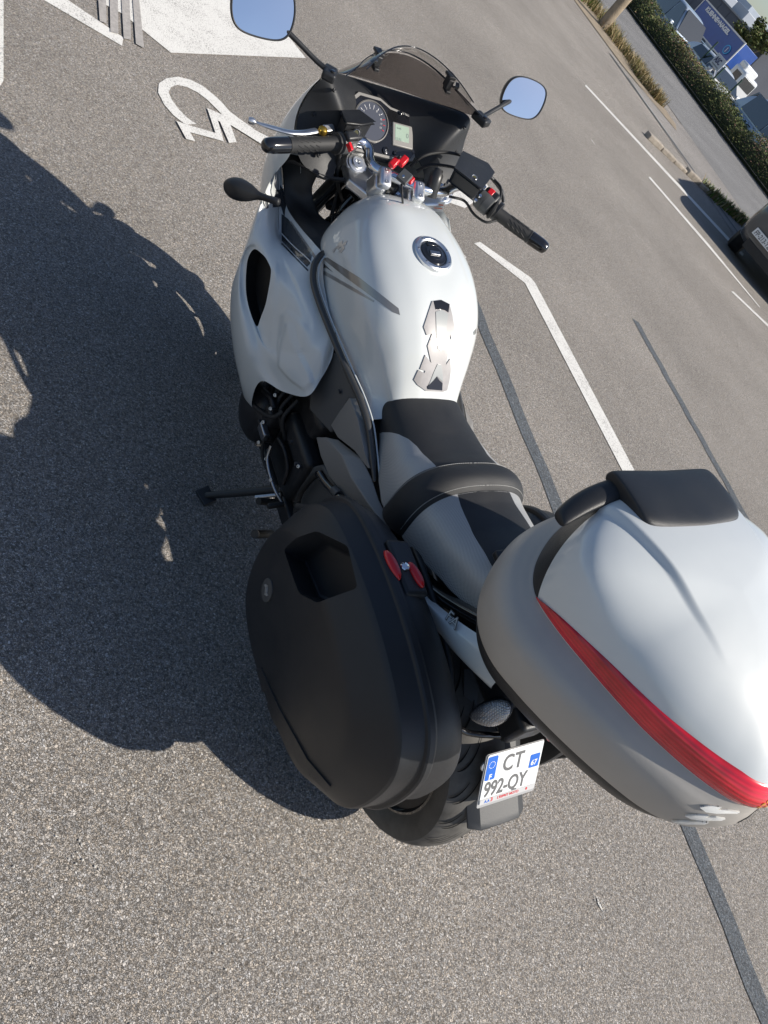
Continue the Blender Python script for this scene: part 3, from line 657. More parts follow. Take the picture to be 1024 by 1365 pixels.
# black decals on the upper fairing edge
DO = (-0.212, 1.0732, 0.8154); DF = (DO, (0,-1,.0), (.55,.0,.83))
FO = (-0.222, 1.08, 0.7895); FFR = (FO, (0,-1,0), (.3,0,.95))
for nm, pl, mm, th in (('fairing_decal', [(-0.1811, -0.0543), (-0.0539, 0.0383), (0.0844, 0.1164), (0.1869, 0.1718), (0.2509, 0.199), (0.191, 0.1116), (0.1302, 0.0415), (-0.0503, -0.0922), (-0.3332, -0.2978)], STRIPED, .0003),
                   ('fairing_decal', [(-0.0815, 0.1289), (0.0185, 0.1738), (0.002, 0.146), (-0.0791, 0.0472), (-0.1326, -0.0282), (-0.1687, -0.0087)], STRIPED, .0003),
                   ('fairing_decal', [(-0.0508, 0.0307), (-0.002, 0.0764), (0.3181, 0.2543), (0.2816, 0.212)], STRIPEG, .0003),
                   ('fairing_decal', [(-0.3754, -0.35), (-0.3255, -0.3003), (0.1471, 0.0475), (0.1288, 0.0239)], STRIPED, .0003)):
    drape(nm, pl, (FO, (0,-1,0), (-.5,0,.86)), fb, th, mm, fair[0], res=.006, lift=.0004, eye=STENCIL)
# white edging line of the panel joint
tube('panel_edge', [(-0.232, 1.3361, 0.8753), (-0.237, 1.2519, 0.8304), (-0.238, 1.1531, 0.7635)], .0016, WHITEM, fair[0], seg=8)
tube('panel_edge', [(-0.238, 1.1531, 0.7635), (-0.23, 1.0725, 0.787), (-0.221, 0.9926, 0.8149), (-0.214, 0.9612, 0.8169)], .0016, WHITEM, fair[0], seg=8)
lathe('screw', (-0.206, 1.0632, 0.8151), (-.4,0,.9), [(-.002,.004),(.001,.004),(.0015,.002)], STEEL, fair[0], seg=12)

# --- inner panels beside the tank front (black)
for sg in (-1, 1):
    f = (lambda p: p) if sg < 0 else mir
    rows = [[f((-0.226, 1.3381, 0.8729)), f((-0.205, 1.3071, 0.901)), f((-0.18, 1.2649, 0.9199)), f((-0.165, 1.2197, 0.9154))],
            [f((-0.224, 1.2851, 0.8512)), f((-0.2, 1.2615, 0.8653)), f((-0.175, 1.2411, 0.8674)), f((-0.155, 1.2331, 0.8634))],
            [f((-0.221, 1.2456, 0.8191)), f((-0.19, 1.238, 0.822)), f((-0.165, 1.2231, 0.8293)), f((-0.145, 1.2138, 0.8361))],
            [f((-0.211, 1.2096, 0.7953)), f((-0.185, 1.1941, 0.8111)), f((-0.16, 1.1778, 0.8171)), f((-0.138, 1.1614, 0.8302))],
            [f((-0.203, 1.1237, 0.8087)), f((-0.18, 1.1094, 0.8306)), f((-0.155, 1.0988, 0.8446)), f((-0.13, 1.0851, 0.8613))],
            [f((-0.188, 0.9938, 0.8323)), f((-0.17, 1.0191, 0.8407)), f((-0.15, 1.0301, 0.8549)), f((-0.125, 1.0329, 0.8823))]]
    cgrid('inner_panel', rows, MATTB, solid=.003)
pb = bike
# printed warning labels
FP = (-0.214, 1.3033, 0.8804)
o_, r_, u_, n_ = frame((-0.219, 1.3103, 0.8571), Vector((-0.19, 1.2601, 0.8735))-Vector((-0.219, 1.3103, 0.8571)), Vector((-0.216, 1.3333, 0.8788))-Vector((-0.219, 1.3103, 0.8571)))
def label_plate(name, pts, m, bars):
    a, b, c, d = [Vector(p) for p in pts]; n = (b-a).cross(d-a).normalized()*.0012
    if n.z < 0: n = -n
    o = mk(name, [p+n for p in (a, b, c, d)]+[p for p in (a, b, c, d)], [(0,1,2,3),(4,7,6,5),(0,4,5,1),(1,5,6,2),(2,6,7,3),(3,7,4,0)], m, smooth=False)
    for (u0, v0, u1, v1, mm) in bars:
        q = [a.lerp(b, u).lerp(d.lerp(c, u), v) + n*1.25 for u, v in ((u0, v0), (u1, v0), (u1, v1), (u0, v1))]
        mk('print_line', q, [(0,1,2,3)], mm, o, smooth=False)
    return o
label_plate('warning_label', [(-0.214, 1.3419, 0.868), (-0.192, 1.2789, 0.9041), (-0.189, 1.2591, 0.8817), (-0.216, 1.3215, 0.8517)], LABELP,
            [(.05,.06,.95,.2,mat('label_orange', (.6,.12,.03), .5))]+[(.06,.3+.09*i,.9-.1*(i % 2),.34+.09*i, mat('label_text', (.18,.19,.2), .6)) for i in range(7)])
label_plate('warning_label', [(0.135, 1.1442, 0.9523), (0.19, 1.1279, 0.9721), (0.19, 1.1171, 0.9471), (0.145, 1.1174, 0.9429)], mat('label_white', (.66,.65,.6), .5),
            [(.05,.25,.95,.36,mat('label_orange', (.6,.12,.03), .5)),(.05,.62,.95,.7,mat('label_orange', (.6,.12,.03), .5))]+[(.08,.42+.08*i,.85,.45+.08*i, mat('label_text', (.18,.19,.2), .6)) for i in range(2)])
label_plate('yellow_sticker', [(0.09, 1.1412, 0.9247), (0.12, 1.1545, 0.9407), (0.13, 1.1399, 0.9444), (0.1, 1.1191, 0.914)], YEL, [(.3,.4,.6,.6,INK)])

# --- nose, cowl round the instruments, screen
def sym_row(half): return [tuple(p) for p in half]+[mir(p) for p in half[-2::-1]]
rim = [(-.262,1.19,.965),(-.270,1.262,1.025),(-.252,1.278,1.10),(-.230,1.255,1.170),(-.178,1.345,1.124),(-.09,1.43,1.086),(0,1.455,1.072)]
midr = [(-.275,1.25,.88),(-.282,1.31,.93),(-.262,1.33,1.02),(-.215,1.345,1.08),(-.155,1.41,1.055),(-.08,1.465,1.03),(0,1.49,1.02)]
low = [(-.25,1.26,.74),(-.255,1.36,.76),(-.235,1.42,.80),(-.19,1.46,.84),(-.13,1.50,.86),(-.06,1.53,.86),(0,1.54,.86)]
lowest = [(-.20,1.26,.62),(-.20,1.33,.62),(-.18,1.40,.64),(-.14,1.45,.68),(-.10,1.48,.70),(-.05,1.50,.72),(0,1.505,.72)]
nose = grid('nose_fairing', [sym_row(r) for r in (rim, midr, low, lowest)], WHITE, sub=3)
lathe('headlight', (0, 1.50, .87), (0, 1, -.1), [(-.02,.085),(.03,.08),(.045,.06),(.052,0)], LENSC, seg=32)
crim = [(x*.985, y-.003, z+.002) for x, y, z in rim]
c2 = [(-.225,1.165,.955),(-.235,1.235,1.018),(-.215,1.25,1.09),(-.198,1.225,1.145),(-.150,1.305,1.112),(-.08,1.37,1.095),(0,1.392,1.09)]
c3 = [(-.185,1.16,.95),(-.19,1.205,1.00),(-.165,1.215,1.045),(-.150,1.215,1.085),(-.120,1.27,1.078),(-.07,1.33,1.072),(0,1.35,1.068)]
c4 = [(-.150,1.16,.94),(-.145,1.185,.965),(-.135,1.195,.99),(-.125,1.205,1.01),(-.105,1.25,1.02),(-.06,1.30,1.025),(0,1.31,1.025)]
cowl = grid('instrument_cowl', [sym_row(r) for r in (crim, c2, c3, c4)], MATTB, sub=3)
lowcowl = [(-.262,1.19,.965),(-.20,1.155,.95),(-.13,1.15,.935),(-.06,1.165,.935),(0,1.17,.935)]
lowcowl2 = [(-.255,1.26,.90),(-.18,1.30,.88),(-.12,1.32,.87),(-.06,1.34,.87),(0,1.35,.87)]
topcowl = [(-.150,1.16,.94),(-.11,1.165,.95),(-.06,1.17,.955),(-.03,1.175,.957),(0,1.178,.957)]
grid('cowl_lower_panel', [sym_row([(-.25,1.17,.96),(-.19,1.16,.955),(-.13,1.17,.95),(-.06,1.185,.955),(0,1.19,.955)]), sym_row(lowcowl), sym_row(lowcowl2)], MATTB, sub=2)
for sg in (-1, 1):
    for p in ((.205,1.185,.99), (.228,1.245,1.06), (.205,1.24,1.135)):
        lathe('cowl_screw', (sg*p[0], p[1], p[2]), (0,-.6,.8), [(-.002,.005),(.003,.005),(.004,.003),(.0025,0)], BLACK, cowl, seg=12)
# instruments
IO = Vector((0.002, 1.282, 1.044)); IR = Vector((1,0,0)); IU = Vector((0,.80,.60)); _, IR, IU, IN = frame(IO, IR, IU)
IS = 1.17
def ip(x, y, z=0): return IO+IR*x*IS+IU*y*IS+IN*z
hexo = [(x*1.17, y*1.17) for x, y in [(-.105,-.045),(-.085,-.062),(.03,-.062),(.085,-.055),(.108,-.02),(.108,.035),(.085,.052),(.02,.058),(-.01,.072),(-.07,.072),(-.10,.045),(-.11,0)]]
clus = prism('instrument_cluster', hexo, (IO, IR, IU), .03, BLACK, z0=-.03, bevel=.003)
prism('cluster_frame', [(x*.97, y*.97) for x, y in hexo], (IO, IR, IU), .003, GREYP, clus, z0=.0, bevel=.001)
prism('cluster_face', [(x*.90, y*.88) for x, y in hexo], (IO, IR, IU), .003, GLOSSB, clus, z0=.0008, bevel=.001)
tach = lathe('tachometer', ip(-.035,.012,.003), IN, [(0,.054),(.004,.054),(.006,.051),(.003,.0495),(.002,.0495)], GREYP, clus, seg=48, cap=False)
lathe('tachometer_face', ip(-.035,.012,.003), IN, [(0,.0495),(.0025,.0495),(.0026,0)], mat('dial_face', (.055,.062,.085), .35), clus, seg=48)
for i in range(13):
    a = R_(225-i*20.8); d = IR*math.cos(a)+IU*math.sin(a); s2 = IN.cross(d)
    box('dial_mark', ip(-.035,.012,.0062)+d*.040, (.007,.0013,.0004), mat('dial_white', (.75,.75,.75), .4) if i < 10 else REDP, tach, (d, s2, IN), 0)
    if i % 1 == 0 and i < 13:
        c = ip(-.035,.012,.0062)+d*.031
        text('dial_number', str(i), (c, IR, IU), .0065, mat('dial_white'), tach, align='CENTER', z=0)
a = R_(235); d = IR*math.cos(a)+IU*math.sin(a)
box('needle', ip(-.035,.012,.0075)+d*.018, (.045,.0018,.001), REDP, tach, (d, IN.cross(d), IN), 0)
lathe('needle_hub', ip(-.035,.012,.006), IN, [(0,.006),(.003,.005),(.004,0)], GLOSSB, tach, seg=16)
box('display_bezel', ip(.052,-.002,.004), (.068,.062,.006), GREYP, clus, (IR, IU, IN), .004)
box('display', ip(.049,.002,.0073), (.046,.042,.001), mat('lcd', (.33,.42,.34), .15, coat=.5), clus, (IR, IU, IN), .0015)
LCDT = mat('lcd_ink', (.16,.20,.19), .4)
text('display_digits', '0', (ip(.060,-.006,.0078), IR, IU), .018, LCDT, clus, z=.0002); text('display_digits', '12:36', (ip(.030,-.015,.0078), IR, IU), .009, LCDT, clus, z=.0002); text('display_digits', 'km/h', (ip(.034,.010,.0078), IR, IU), .007, LCDT, clus, z=.0002)
for x, y in ((-.088,.05),(-.088,.03),(.045,.048),(.03,-.045)):
    lathe('trip_button', ip(x, y, .003), IN, [(0,.006),(.005,.0055),(.006,.004),(.006,0)], GLOSSB, clus, seg=16)
lathe('cluster_badge', ip(.004,-.045,.003), IN, [(0,.010),(.004,.0095),(.005,.007),(.005,0)], GLOSSB, clus, seg=24)
text('badge_mark', 'S', (ip(.004,-.051,.0082), IR, IU), .013, EMBLEM, clus, align='CENTER', z=.0002)
# smoked screen
base = [(-.222,1.245,1.168),(-.178,1.332,1.128),(-.09,1.43,1.088),(0,1.462,1.072)]
m1 = [(-.222,1.235,1.178),(-.165,1.315,1.158),(-.085,1.39,1.138),(0,1.415,1.130)]
m2 = [(-.218,1.222,1.187),(-.155,1.292,1.185),(-.08,1.355,1.182),(0,1.375,1.180)]
top = [(-.210,1.205,1.194),(-.140,1.268,1.212),(-.075,1.315,1.226),(0,1.330,1.233)]
scr = grid('windscreen', [sym_row(r) for r in (base, m1, m2, top)], SCREEN, sub=3, solid=.003)
tube('screen_edge', catmull(sym_row(top), 4), .0016, GLOSSB, scr, seg=8, n=2)
# clip-on deflector
d0 = [(-.178,1.235,1.196),(-.132,1.285,1.210),(-.07,1.328,1.222),(0,1.346,1.226)]
d1 = [(-.174,1.226,1.212),(-.127,1.272,1.229),(-.066,1.312,1.242),(0,1.328,1.247)]
d2 = [(-.165,1.208,1.221),(-.118,1.252,1.243),(-.062,1.290,1.257),(0,1.305,1.262)]
dfl = grid('screen_deflector', [sym_row(r) for r in (d0, d1, d2)], SCREENC, sub=3, solid=.0035)
tube('deflector_edge', catmull(sym_row(d2), 4), .0017, GLOSSB, dfl, seg=8, n=2)
tube('deflector_edge', catmull(sym_row(d0), 4), .0012, GLOSSB, dfl, seg=8, n=2)
for sg in (-1, 1):
    c = Vector((sg*.112+.006, 1.282, 1.216)); ax = ((sg*.6 if sg else 1, -.5, .1), (.3, 0, 1), (1, 0, 0))
    ca = box('deflector_clamp', c, (.018,.024,.026), BLACK, dfl, bevel=.003)
    box('clamp_jaw', c+Vector((0,.006,.016)), (.022,.030,.008), BLACK, ca, bevel=.002)
    box('clamp_jaw', c+Vector((0,-.008,-.016)), (.015,.026,.008), BLACK, ca, bevel=.002)
    lathe('clamp_knob', c+Vector((sg*.012,-.014,.004)), (sg,-.4,.2), [(0,.009),(.010,.009),(.012,.006),(.012,0)], GLOSSB, ca, seg=12)

# --- mirrors
def mirror(sg, c, root, sizew, sizeh, n, roll):
    c = Vector(c); n = Vector(n).normalized(); r = Vector((1,0,0)); r = (r-n*r.dot(n)).normalized(); u = n.cross(r); 
    r2 = r*math.cos(roll)+u*math.sin(roll); u2 = -r*math.sin(roll)+u*math.cos(roll)
    out = [(-.50,-.10),(-.46,-.34),(-.34,-.48),(-.1,-.50),(.22,-.47),(.40,-.40),(.49,-.2),(.50,.08),(.46,.34),(.32,.47),(.05,.50),(-.25,.47),(-.43,.34),(-.49,.12)]
    if sg < 0: out = [(-x, y) for x, y in out][::-1]
    loop = lambda k, dz: [c+r2*x*sizew*k+u2*y*sizeh*k+n*dz for x, y in out]
    V = []; 
    for k, dz in ((.2,-.038),(.62,-.036),(.88,-.024),(1.0,-.006),(1.02,.002),(1.0,.005),(.955,.005),(.945,.001)): V += loop(k, dz)
    nn = len(out); F = [tuple(range(nn))[::-1]]
    for i in range(7):
        for j in range(nn): j2 = (j+1) % nn; F.append((i*nn+j, i*nn+j2, (i+1)*nn+j2, (i+1)*nn+j))
    sh = mk('mirror', V, F, BLACK, sub=2, label='left rear-view mirror' if sg < 0 else 'right rear-view mirror')
    gl = loop(.95, .002)
    gc = [c+r2*x*sizew*.5+u2*y*sizeh*.5+n*.0028 for x, y in out]
    mk('mirror_glass', gl+gc+[c+n*.003], [(i, (i+1) % nn, nn+(i+1) % nn, nn+i) for i in range(nn)]+[(nn+i, nn+(i+1) % nn, 2*nn) for i in range(nn)], MIRROR, sh)
    root = Vector(root); e = c-n*.022+(root-c).normalized()*sizeh*.42
    tube('mirror_stem', [root, root.lerp(e, .25)+Vector((0,.004,-.004)), root.lerp(e, .7), e], lambda t: .0068+.004*max(0, t-.7)-.0008*math.sin(t*3), BLACK, sh, seg=12)
    box('mirror_foot', root-Vector((0,0,.004)), (.034,.05,.022), BLACK, sh, ((1,.5*sg,0),(-.5*sg,1,0),(0,0,1)), .006)
    lathe('foot_bolt', root+Vector((0,-.012,.006)), (0,0,1), [(0,.006),(.005,.006),(.006,0)], GLOSSB, sh, seg=10)
mirror(-1, (-.414, 1.30, 1.240), (-.238, 1.232, 1.178), .155, .125, (-.02, -.95, .36), .10)
mirror(1, (.397, 1.315, 1.224), (.238, 1.236, 1.176), .150, .105, (-.06, -.95, .33), -.05)

# --- front turn signals
def indicator(a, b, m, lens, size=.05, name='turn_signal', up=(0,0,1)):
    a, b = Vector(a), Vector(b); d = (b-a).normalized(); up = Vector(up); s_ = d.cross(up).normalized(); u = s_.cross(d)
    prof = [(0,.30,.30),(.06,.26,.26),(.34,.22,.22),(.42,.32,.36),(.54,.60,.66),(.74,.80,.86),(.90,.60,.70),(1.0,.22,.28)]
    V = []; ln = (b-a).length
    for t, wv, hv in prof:
        for i in range(14):
            an = 2*math.pi*i/14; ca, sa = math.cos(an), math.sin(an); p = .7
            V.append(a+d*ln*t+s_*size*.5*wv*math.copysign(abs(ca)**p, ca)+u*size*.5*hv*math.copysign(abs(sa)**p, sa))
    F = [tuple(range(14))[::-1], tuple(range(14*7, 14*8))]
    for i in range(7):
        for j in range(14): j2 = (j+1) % 14; F.append((i*14+j, i*14+j2, (i+1)*14+j2, (i+1)*14+j))
    return mk(name, V, F, m, sub=1)
indicator((-0.285, 1.129, 0.8713), (-0.395, 1.2397, 0.815), BLACK, LENSC, .070)
indicator((.27,1.30,.80), (.385,1.36,.77), BLACK, LENSC, .070)

# --- steering: fork, yokes, bars
TC = Vector((-0.0253, 1.1254, 0.985))
yk = [(-0.1006, 1.23, 0.965), (-0.0739, 1.2666, 0.965), (-0.0281, 1.2876, 0.965), (-0.0067, 1.2655, 0.965), (0.0529, 1.2516, 0.965), (0.1496, 1.2348, 0.965), (0.2167, 1.2409, 0.965), (0.2504, 1.2172, 0.965), (0.2305, 1.1727, 0.965), (0.1721, 1.1257, 0.965), (0.1021, 1.1079, 0.965), (0.0193, 1.0512, 0.965), (-0.026, 1.046, 0.965), (-0.0451, 1.0705, 0.965), (-0.0805, 1.1144, 0.965), (-0.1131, 1.153, 0.965)]
nk = len(yk); V = [Vector(p) for p in yk]+[Vector(p)-Vector((0,0,.028)) for p in yk]
yoke = mk('top_yoke', V, [tuple(range(nk))[::-1], tuple(range(nk, 2*nk))]+[(i, (i+1) % nk, (i+1) % nk+nk, i+nk) for i in range(nk)], ALU, bevel=.006, autos=35)
FK = Vector((0, .43, -.90)).normalized()     # fork direction
fkL, fkR = Vector((-0.071, 1.2204, 0.965)), Vector((0.2061, 1.1791, 0.965))
stem = Vector((0.0023, 1.0945, 0.965))
lathe('stem_nut', stem, -FK, [(0,.030),(.006,.030),(.008,.024),(.016,.023),(.018,.012),(.012,.010)], CHROME, yoke, seg=24)
for c in (fkL, fkR):
    lathe('fork_cap', c, -FK, [(-.004,.034),(.005,.034),(.008,.031),(.008,.027),(.012,.026),(.013,.017),(.018,.016),(.018,.007),(.012,.006)], ALU, yoke, seg=24)
    lathe('fork_tube', c, FK, [(.01,.0255),(.30,.0255),(.30,.029),(.32,.029),(.32,.033),(.75,.033),(.755,.02)], GLOSSB, seg=24)
lathe('steering_head', stem-Vector((0,0,.03)), FK, [(0,.034),(.20,.036)], BLACK, seg=24)
ly = [fkL+FK*.18, fkR+FK*.18]
box('lower_yoke', (ly[0]+ly[1])/2, (.26,.07,.035), BLACK, ax=(ly[1]-ly[0], FK.cross(ly[1]-ly[0]), FK), bevel=.01)
# risers and clamps
for px_ in ((-0.0633, 1.106, 0.985), (0.0309, 1.0775, 0.985)):
    c = Vector(px_); ax = (fkR-fkL).normalized(); q = ax.cross(-FK)
    rs = box('bar_riser', c+(-FK)*.012, (.034,.052,.055), ALU, None, (ax, q, -FK), .010)
    box('bar_clamp', c+(-FK)*.052, (.034,.056,.026), ALU, rs, (ax, q, -FK), .009)
    for s in (-1, 1): lathe('clamp_bolt', c+(-FK)*.0655+q*s*.016, -FK, [(-.004,.005),(.001,.005),(.001,.003),(-.002,.002)], STEEL, rs, seg=12)
BARL = [(-0.2069, 1.1537, 1.05), (-0.1354, 1.181, 1.052), (-0.0998, 1.1896, 1.05), (-0.0825, 1.1759, 1.042), (-0.0871, 1.146, 1.034), (-0.0803, 1.118, 1.032), (-0.0501, 1.1063, 1.032), (-0.0018, 1.0821, 1.034), (0.0553, 1.0682, 1.034), (0.1186, 1.0764, 1.034), (0.1766, 1.1111, 1.036), (0.223, 1.1227, 1.042), (0.2457, 1.0994, 1.048), (0.262, 1.0578, 1.05), (0.2733, 1.0146, 1.05)]
tube('handlebar', BARL, .0135, CHROME, seg=18, n=6)
def grip(a, b, lab):
    a, b = Vector(a), Vector(b); d = (b-a); ln = d.length; d.normalize()
    g = lathe('grip', a, d, [(0,.021),(.004,.026),(.009,.026),(.012,.0195),(.02,.0178),(ln*.35,.0172),(ln*.66,.0175),(ln*.67,.019),(ln*.685,.019)], RUBBER, seg=32, label=lab)
    # moulded diagonal ribs
    up = Vector((0,0,1)); e1 = (up-d*up.dot(d)).normalized(); e2 = d.cross(e1)
    for k in range(-4, 5):
        for t0 in (.30, .38, .46, .54):
            pts = []
            for q in range(5):
                an = k*.7+q*.09; pts.append(a+d*(ln*t0+q*.0035)+(e1*math.cos(an)+e2*math.sin(an))*.0176)
            tube('grip_rib', pts, .0011, RUBBER, g, seg=5, n=1)
    lathe('bar_end', a+d*ln*.685, d, [(0,.0165),(.002,.0165),(.002,.0192),(ln*.20,.0188),(ln*.275,.0165),(ln*.305,.011),(ln*.315,.004),(ln*.315,0)], GLOSSB, g, seg=32)
    return g
gl = grip((-0.1838, 1.1585, 1.05), (-0.4044, 1.0877, 1.042), 'left handlebar grip')
gr = grip((0.2541, 1.0251, 1.05), (0.4048, 0.9022, 1.042), 'right handlebar grip')
# switch housings
def housing(a, b, lab, r=.026):
    a, b = Vector(a), Vector(b); d = b-a; ln = d.length; d.normalize()
    return lathe('switch_housing', a, d, [(0,r*.8),(.003,r),(ln*.48,r*1.06),(ln*.5,r*1.0),(ln*.52,r*1.06),(ln-.004,r*.98),(ln,r*.8)], DGREY, seg=24, label=lab)
hl = housing((-0.1814, 1.1593, 1.05), (-0.1376, 1.1758, 1.053), 'left switch housing')
hL = Vector((-0.1581, 1.1701, 1.05)); dL = (Vector((-0.1376, 1.1758, 1.053))-Vector((-0.1814, 1.1593, 1.05))).normalized(); cam_up = Vector((-.25,-.55,.8)).normalized(); sL = dL.cross(cam_up).normalized(); uL = sL.cross(dL)
box('switch_body', hL+uL*.014, (.034,.046,.026), DGREY, hl, (dL, sL, uL), .008)
box('horn_button', hL+uL*.022+sL*.020, (.014,.012,.014), GREYP, hl, (dL, sL, uL), .003)
box('indicator_switch', hL+uL*.028-sL*.002, (.016,.014,.008), BLACK, hl, (dL, sL, uL), .003)
box('beam_switch', hL+uL*.028-sL*.020, (.014,.012,.006), GREYP, hl, (dL, sL, uL), .003)
for i in (-1, 0, 1): lathe('switch_screw', hL+uL*.020+sL*.024+dL*i*.008, (uL+sL), [(0,.0026),(.003,.0024),(.003,0)], CHROME, hl, seg=8)
box('red_clip', (-0.1734, 1.1175, 1.072), (.009,.020,.014), REDP, hl, (dL, sL, uL), .002)
hr = housing((0.2541, 1.0251, 1.05), (0.2262, 1.0645, 1.052), 'right switch housing')
hR = Vector((0.2524, 1.0491, 1.05)); dR = (Vector((0.2716, 1.0112, 1.05))-Vector((0.2319, 1.0623, 1.05))).normalized(); sR = dR.cross(cam_up).normalized(); uR = sR.cross(dR)
box('switch_body', hR+uR*.012, (.048,.056,.034), BLACK, hr, (dR, sR, uR), .009)
box('kill_switch', (0.2484, 1.0536, 1.078), (.019,.021,.014), REDP, hr, (dR, sR, uR), .004)
box('starter_button', hR+uR*.012+sR*.030, (.014,.012,.012), DGREY, hr, (dR, sR, uR), .003)
lathe('throttle_drum', (0.275, 1.0181, 1.05), dR, [(-.006,.026),(.004,.027),(.006,.020)], BLACK, hr, seg=24)
# reservoirs with sight glass
def reservoir(pts, hgt, sight, lab):
    pts = [Vector(p) for p in pts]; k = len(pts); n = (pts[1]-pts[0]).cross(pts[2]-pts[0]).normalized()
    if n.z < 0: n = -n
    c = sum(pts, Vector())/k; V = [p+n*.002 for p in pts]+[c+(p-c)*.93-n*hgt for p in pts]
    o = mk('fluid_reservoir', V, [tuple(range(k)), tuple(range(k, 2*k))[::-1]]+[(i, (i+1) % k, (i+1) % k+k, i+k) for i in range(k)], BLACK, bevel=.004, autos=40, label=lab)
    V = [c+(p-c)*1.03+n*.010 for p in pts]+[c+(p-c)*1.03+n*.003 for p in pts]
    mk('reservoir_lid', V, [tuple(range(k)), tuple(range(k, 2*k))[::-1]]+[(i, (i+1) % k, (i+1) % k+k, i+k) for i in range(k)], GLOSSB if 0 else BLACK, o, bevel=.003, autos=40)
    s, d = Vector(sight[0]), Vector(sight[1]).normalized()
    lathe('sight_glass_ring', s, d, [(-.01,.0088),(.002,.0088),(.003,.0075),(.001,.0062)], STEEL, o, seg=24)
    lathe('sight_glass', s, d, [(-.01,.0066),(.001,.0066),(.0012,0)], mat('fluid_glass', (.10,.09,.03), .08, coat=1), o, seg=20)
    return o
rl = reservoir([(-0.1812, 1.2019, 1.1), (-0.1246, 1.2261, 1.1), (-0.0931, 1.1951, 1.1), (-0.1341, 1.1744, 1.1), (-0.1814, 1.1633, 1.1)], .038, ((-0.1465, 1.1601, 1.088), (-.2,-.8,.35)), 'clutch fluid reservoir')
rr_ = reservoir([(0.1846, 1.1622, 1.1), (0.2547, 1.1364, 1.1), (0.2602, 1.1034, 1.1), (0.1753, 1.0156, 1.1), (0.1206, 1.0778, 1.1)], .034, ((0.1692, 1.0533, 1.109), (-.15,-.25,1)), 'brake fluid reservoir')
box('master_cylinder', (-0.1531, 1.1611, 1.075), (.05,.026,.026), BLACK, ax=(dL, sL, uL), bevel=.006)
box('master_cylinder', (0.1748, 1.0564, 1.072), (.05,.026,.026), BLACK, ax=(dR, sR, uR), bevel=.006)
for s in ((0.1887, 1.0445, 1.07), (0.2061, 1.037, 1.07), (0.2448, 1.0842, 1.07), (0.1726, 1.0765, 1.07), (0.1928, 1.0277, 1.06)):
    lathe('clamp_bolt', s, (-.2,-.4,.9), [(0,.0045),(.006,.0045),(.006,.0025),(.004,.002)], CHROME, rr_, seg=10)
# levers
def lever(pts, ws, m, lab):
    pts = catmull(pts, 6); V = []; F = []; n = len(pts)
    for i, p in enumerate(pts):
        t = i/(n-1); d = (pts[min(i+1, n-1)]-pts[max(i-1, 0)]).normalized(); s_ = d.cross(Vector((0,0,1))).normalized(); u = s_.cross(d)
        w_ = lerp_tab([(1-a, b) for a, b in ws], 1-t); h_ = w_*.55
        for k in range(10):
            an = 2*math.pi*k/10; V.append(p+s_*w_*math.cos(an)+u*h_*math.sin(an))
    for i in range(n-1):
        for k in range(10): k2 = (k+1) % 10; F.append((i*10+k, i*10+k2, (i+1)*10+k2, (i+1)*10+k))
    F += [tuple(range(10))[::-1], tuple(range((n-1)*10, n*10))]
    o = mk('lever', V, F, m, sub=1, label=lab)
    return o
lv = lever([(-0.2452, 1.1665, 1.065), (-0.2874, 1.1501, 1.06), (-0.3268, 1.1462, 1.055), (-0.3709, 1.1574, 1.05), (-0.3972, 1.1649, 1.048), (-0.4121, 1.1722, 1.047)], [(0,.010),(.2,.0095),(.55,.0085),(.72,.006),(.8,.0045),(1,.004)], ALU, 'silver clutch lever')
lathe('lever_ball', (-0.4129, 1.1691, 1.047), Vector((-0.4129, 1.1691, 1.047))-Vector((-0.3972, 1.1649, 1.048)), [(-.012,.0015),(-.008,.0065),(0,.0085),(.007,.0065),(.010,0)], ALU, lv, seg=16)
lathe('adjuster_wheel', (-0.2306, 1.1688, 1.067), (0,0,1), [(-.008,.010),(-.004,.012),(.005,.012),(.008,.009),(.010,.004),(.010,0)], GOLD, lv, seg=12)
box('lever_bracket', (-0.2067, 1.1902, 1.062), (.034,.020,.016), ALU, lv, (dL, sL, uL), .004)
lever([(0.3809, 1.1992, 1.045), (0.409, 1.1669, 1.04), (0.4472, 1.1233, 1.03), (0.4941, 1.0618, 1.02), (0.517, 1.0153, 1.02)], [(0,.010),(.5,.008),(.8,.005),(1,.004)], ALU, 'silver brake lever') if 0 else None
tube('brake_lever', [(0.3139, 1.1607, 1.06), (0.3374, 1.1541, 1.05), (0.3725, 1.1497, 1.03), (0.3836, 1.1314, 1.01)], .0055, BLACK, seg=10)
# cables and hoses
tube('brake_hose', [(0.0665, 1.184, 1.02), (0.0846, 1.1807, 1.06), (0.1386, 1.1869, 1.08), (0.1858, 1.179, 1.09), (0.211, 1.1809, 1.085)], .0042, RUBBER)
tube('cable', [(0.0932, 1.1861, 1.01), (0.1219, 1.1809, 1.04), (0.1798, 1.1791, 1.05), (0.2251, 1.1734, 1.05)], .0042, RUBBER)
tube('throttle_cable', [(0.1437, 1.0698, 1.03), (0.1932, 1.0644, 1.03), (0.2157, 1.0303, 1.02), (0.2318, 0.9892, 1.03), (0.2631, 0.9908, 1.04)], .0036, RUBBER)
tube('cable', [(-0.0575, 1.0152, 1.07), (-0.0529, 0.9934, 1.05), (-0.013, 1.0247, 1.0), (0.0092, 1.0666, 0.95)], .0028, RUBBER)
tube('cable', [(0.3071, 1.1331, 1.07), (0.3145, 1.1033, 1.07), (0.308, 1.0762, 1.06), (0.2962, 1.0604, 1.05)], .004, RUBBER)
tube('clutch_hose', [(-0.163, 1.1765, 1.07), (-0.1533, 1.1825, 1.02), (-0.134, 1.1926, 0.96), (-0.0988, 1.2027, 0.9), (-0.0108, 1.2696, 0.8)], .005, RUBBER)
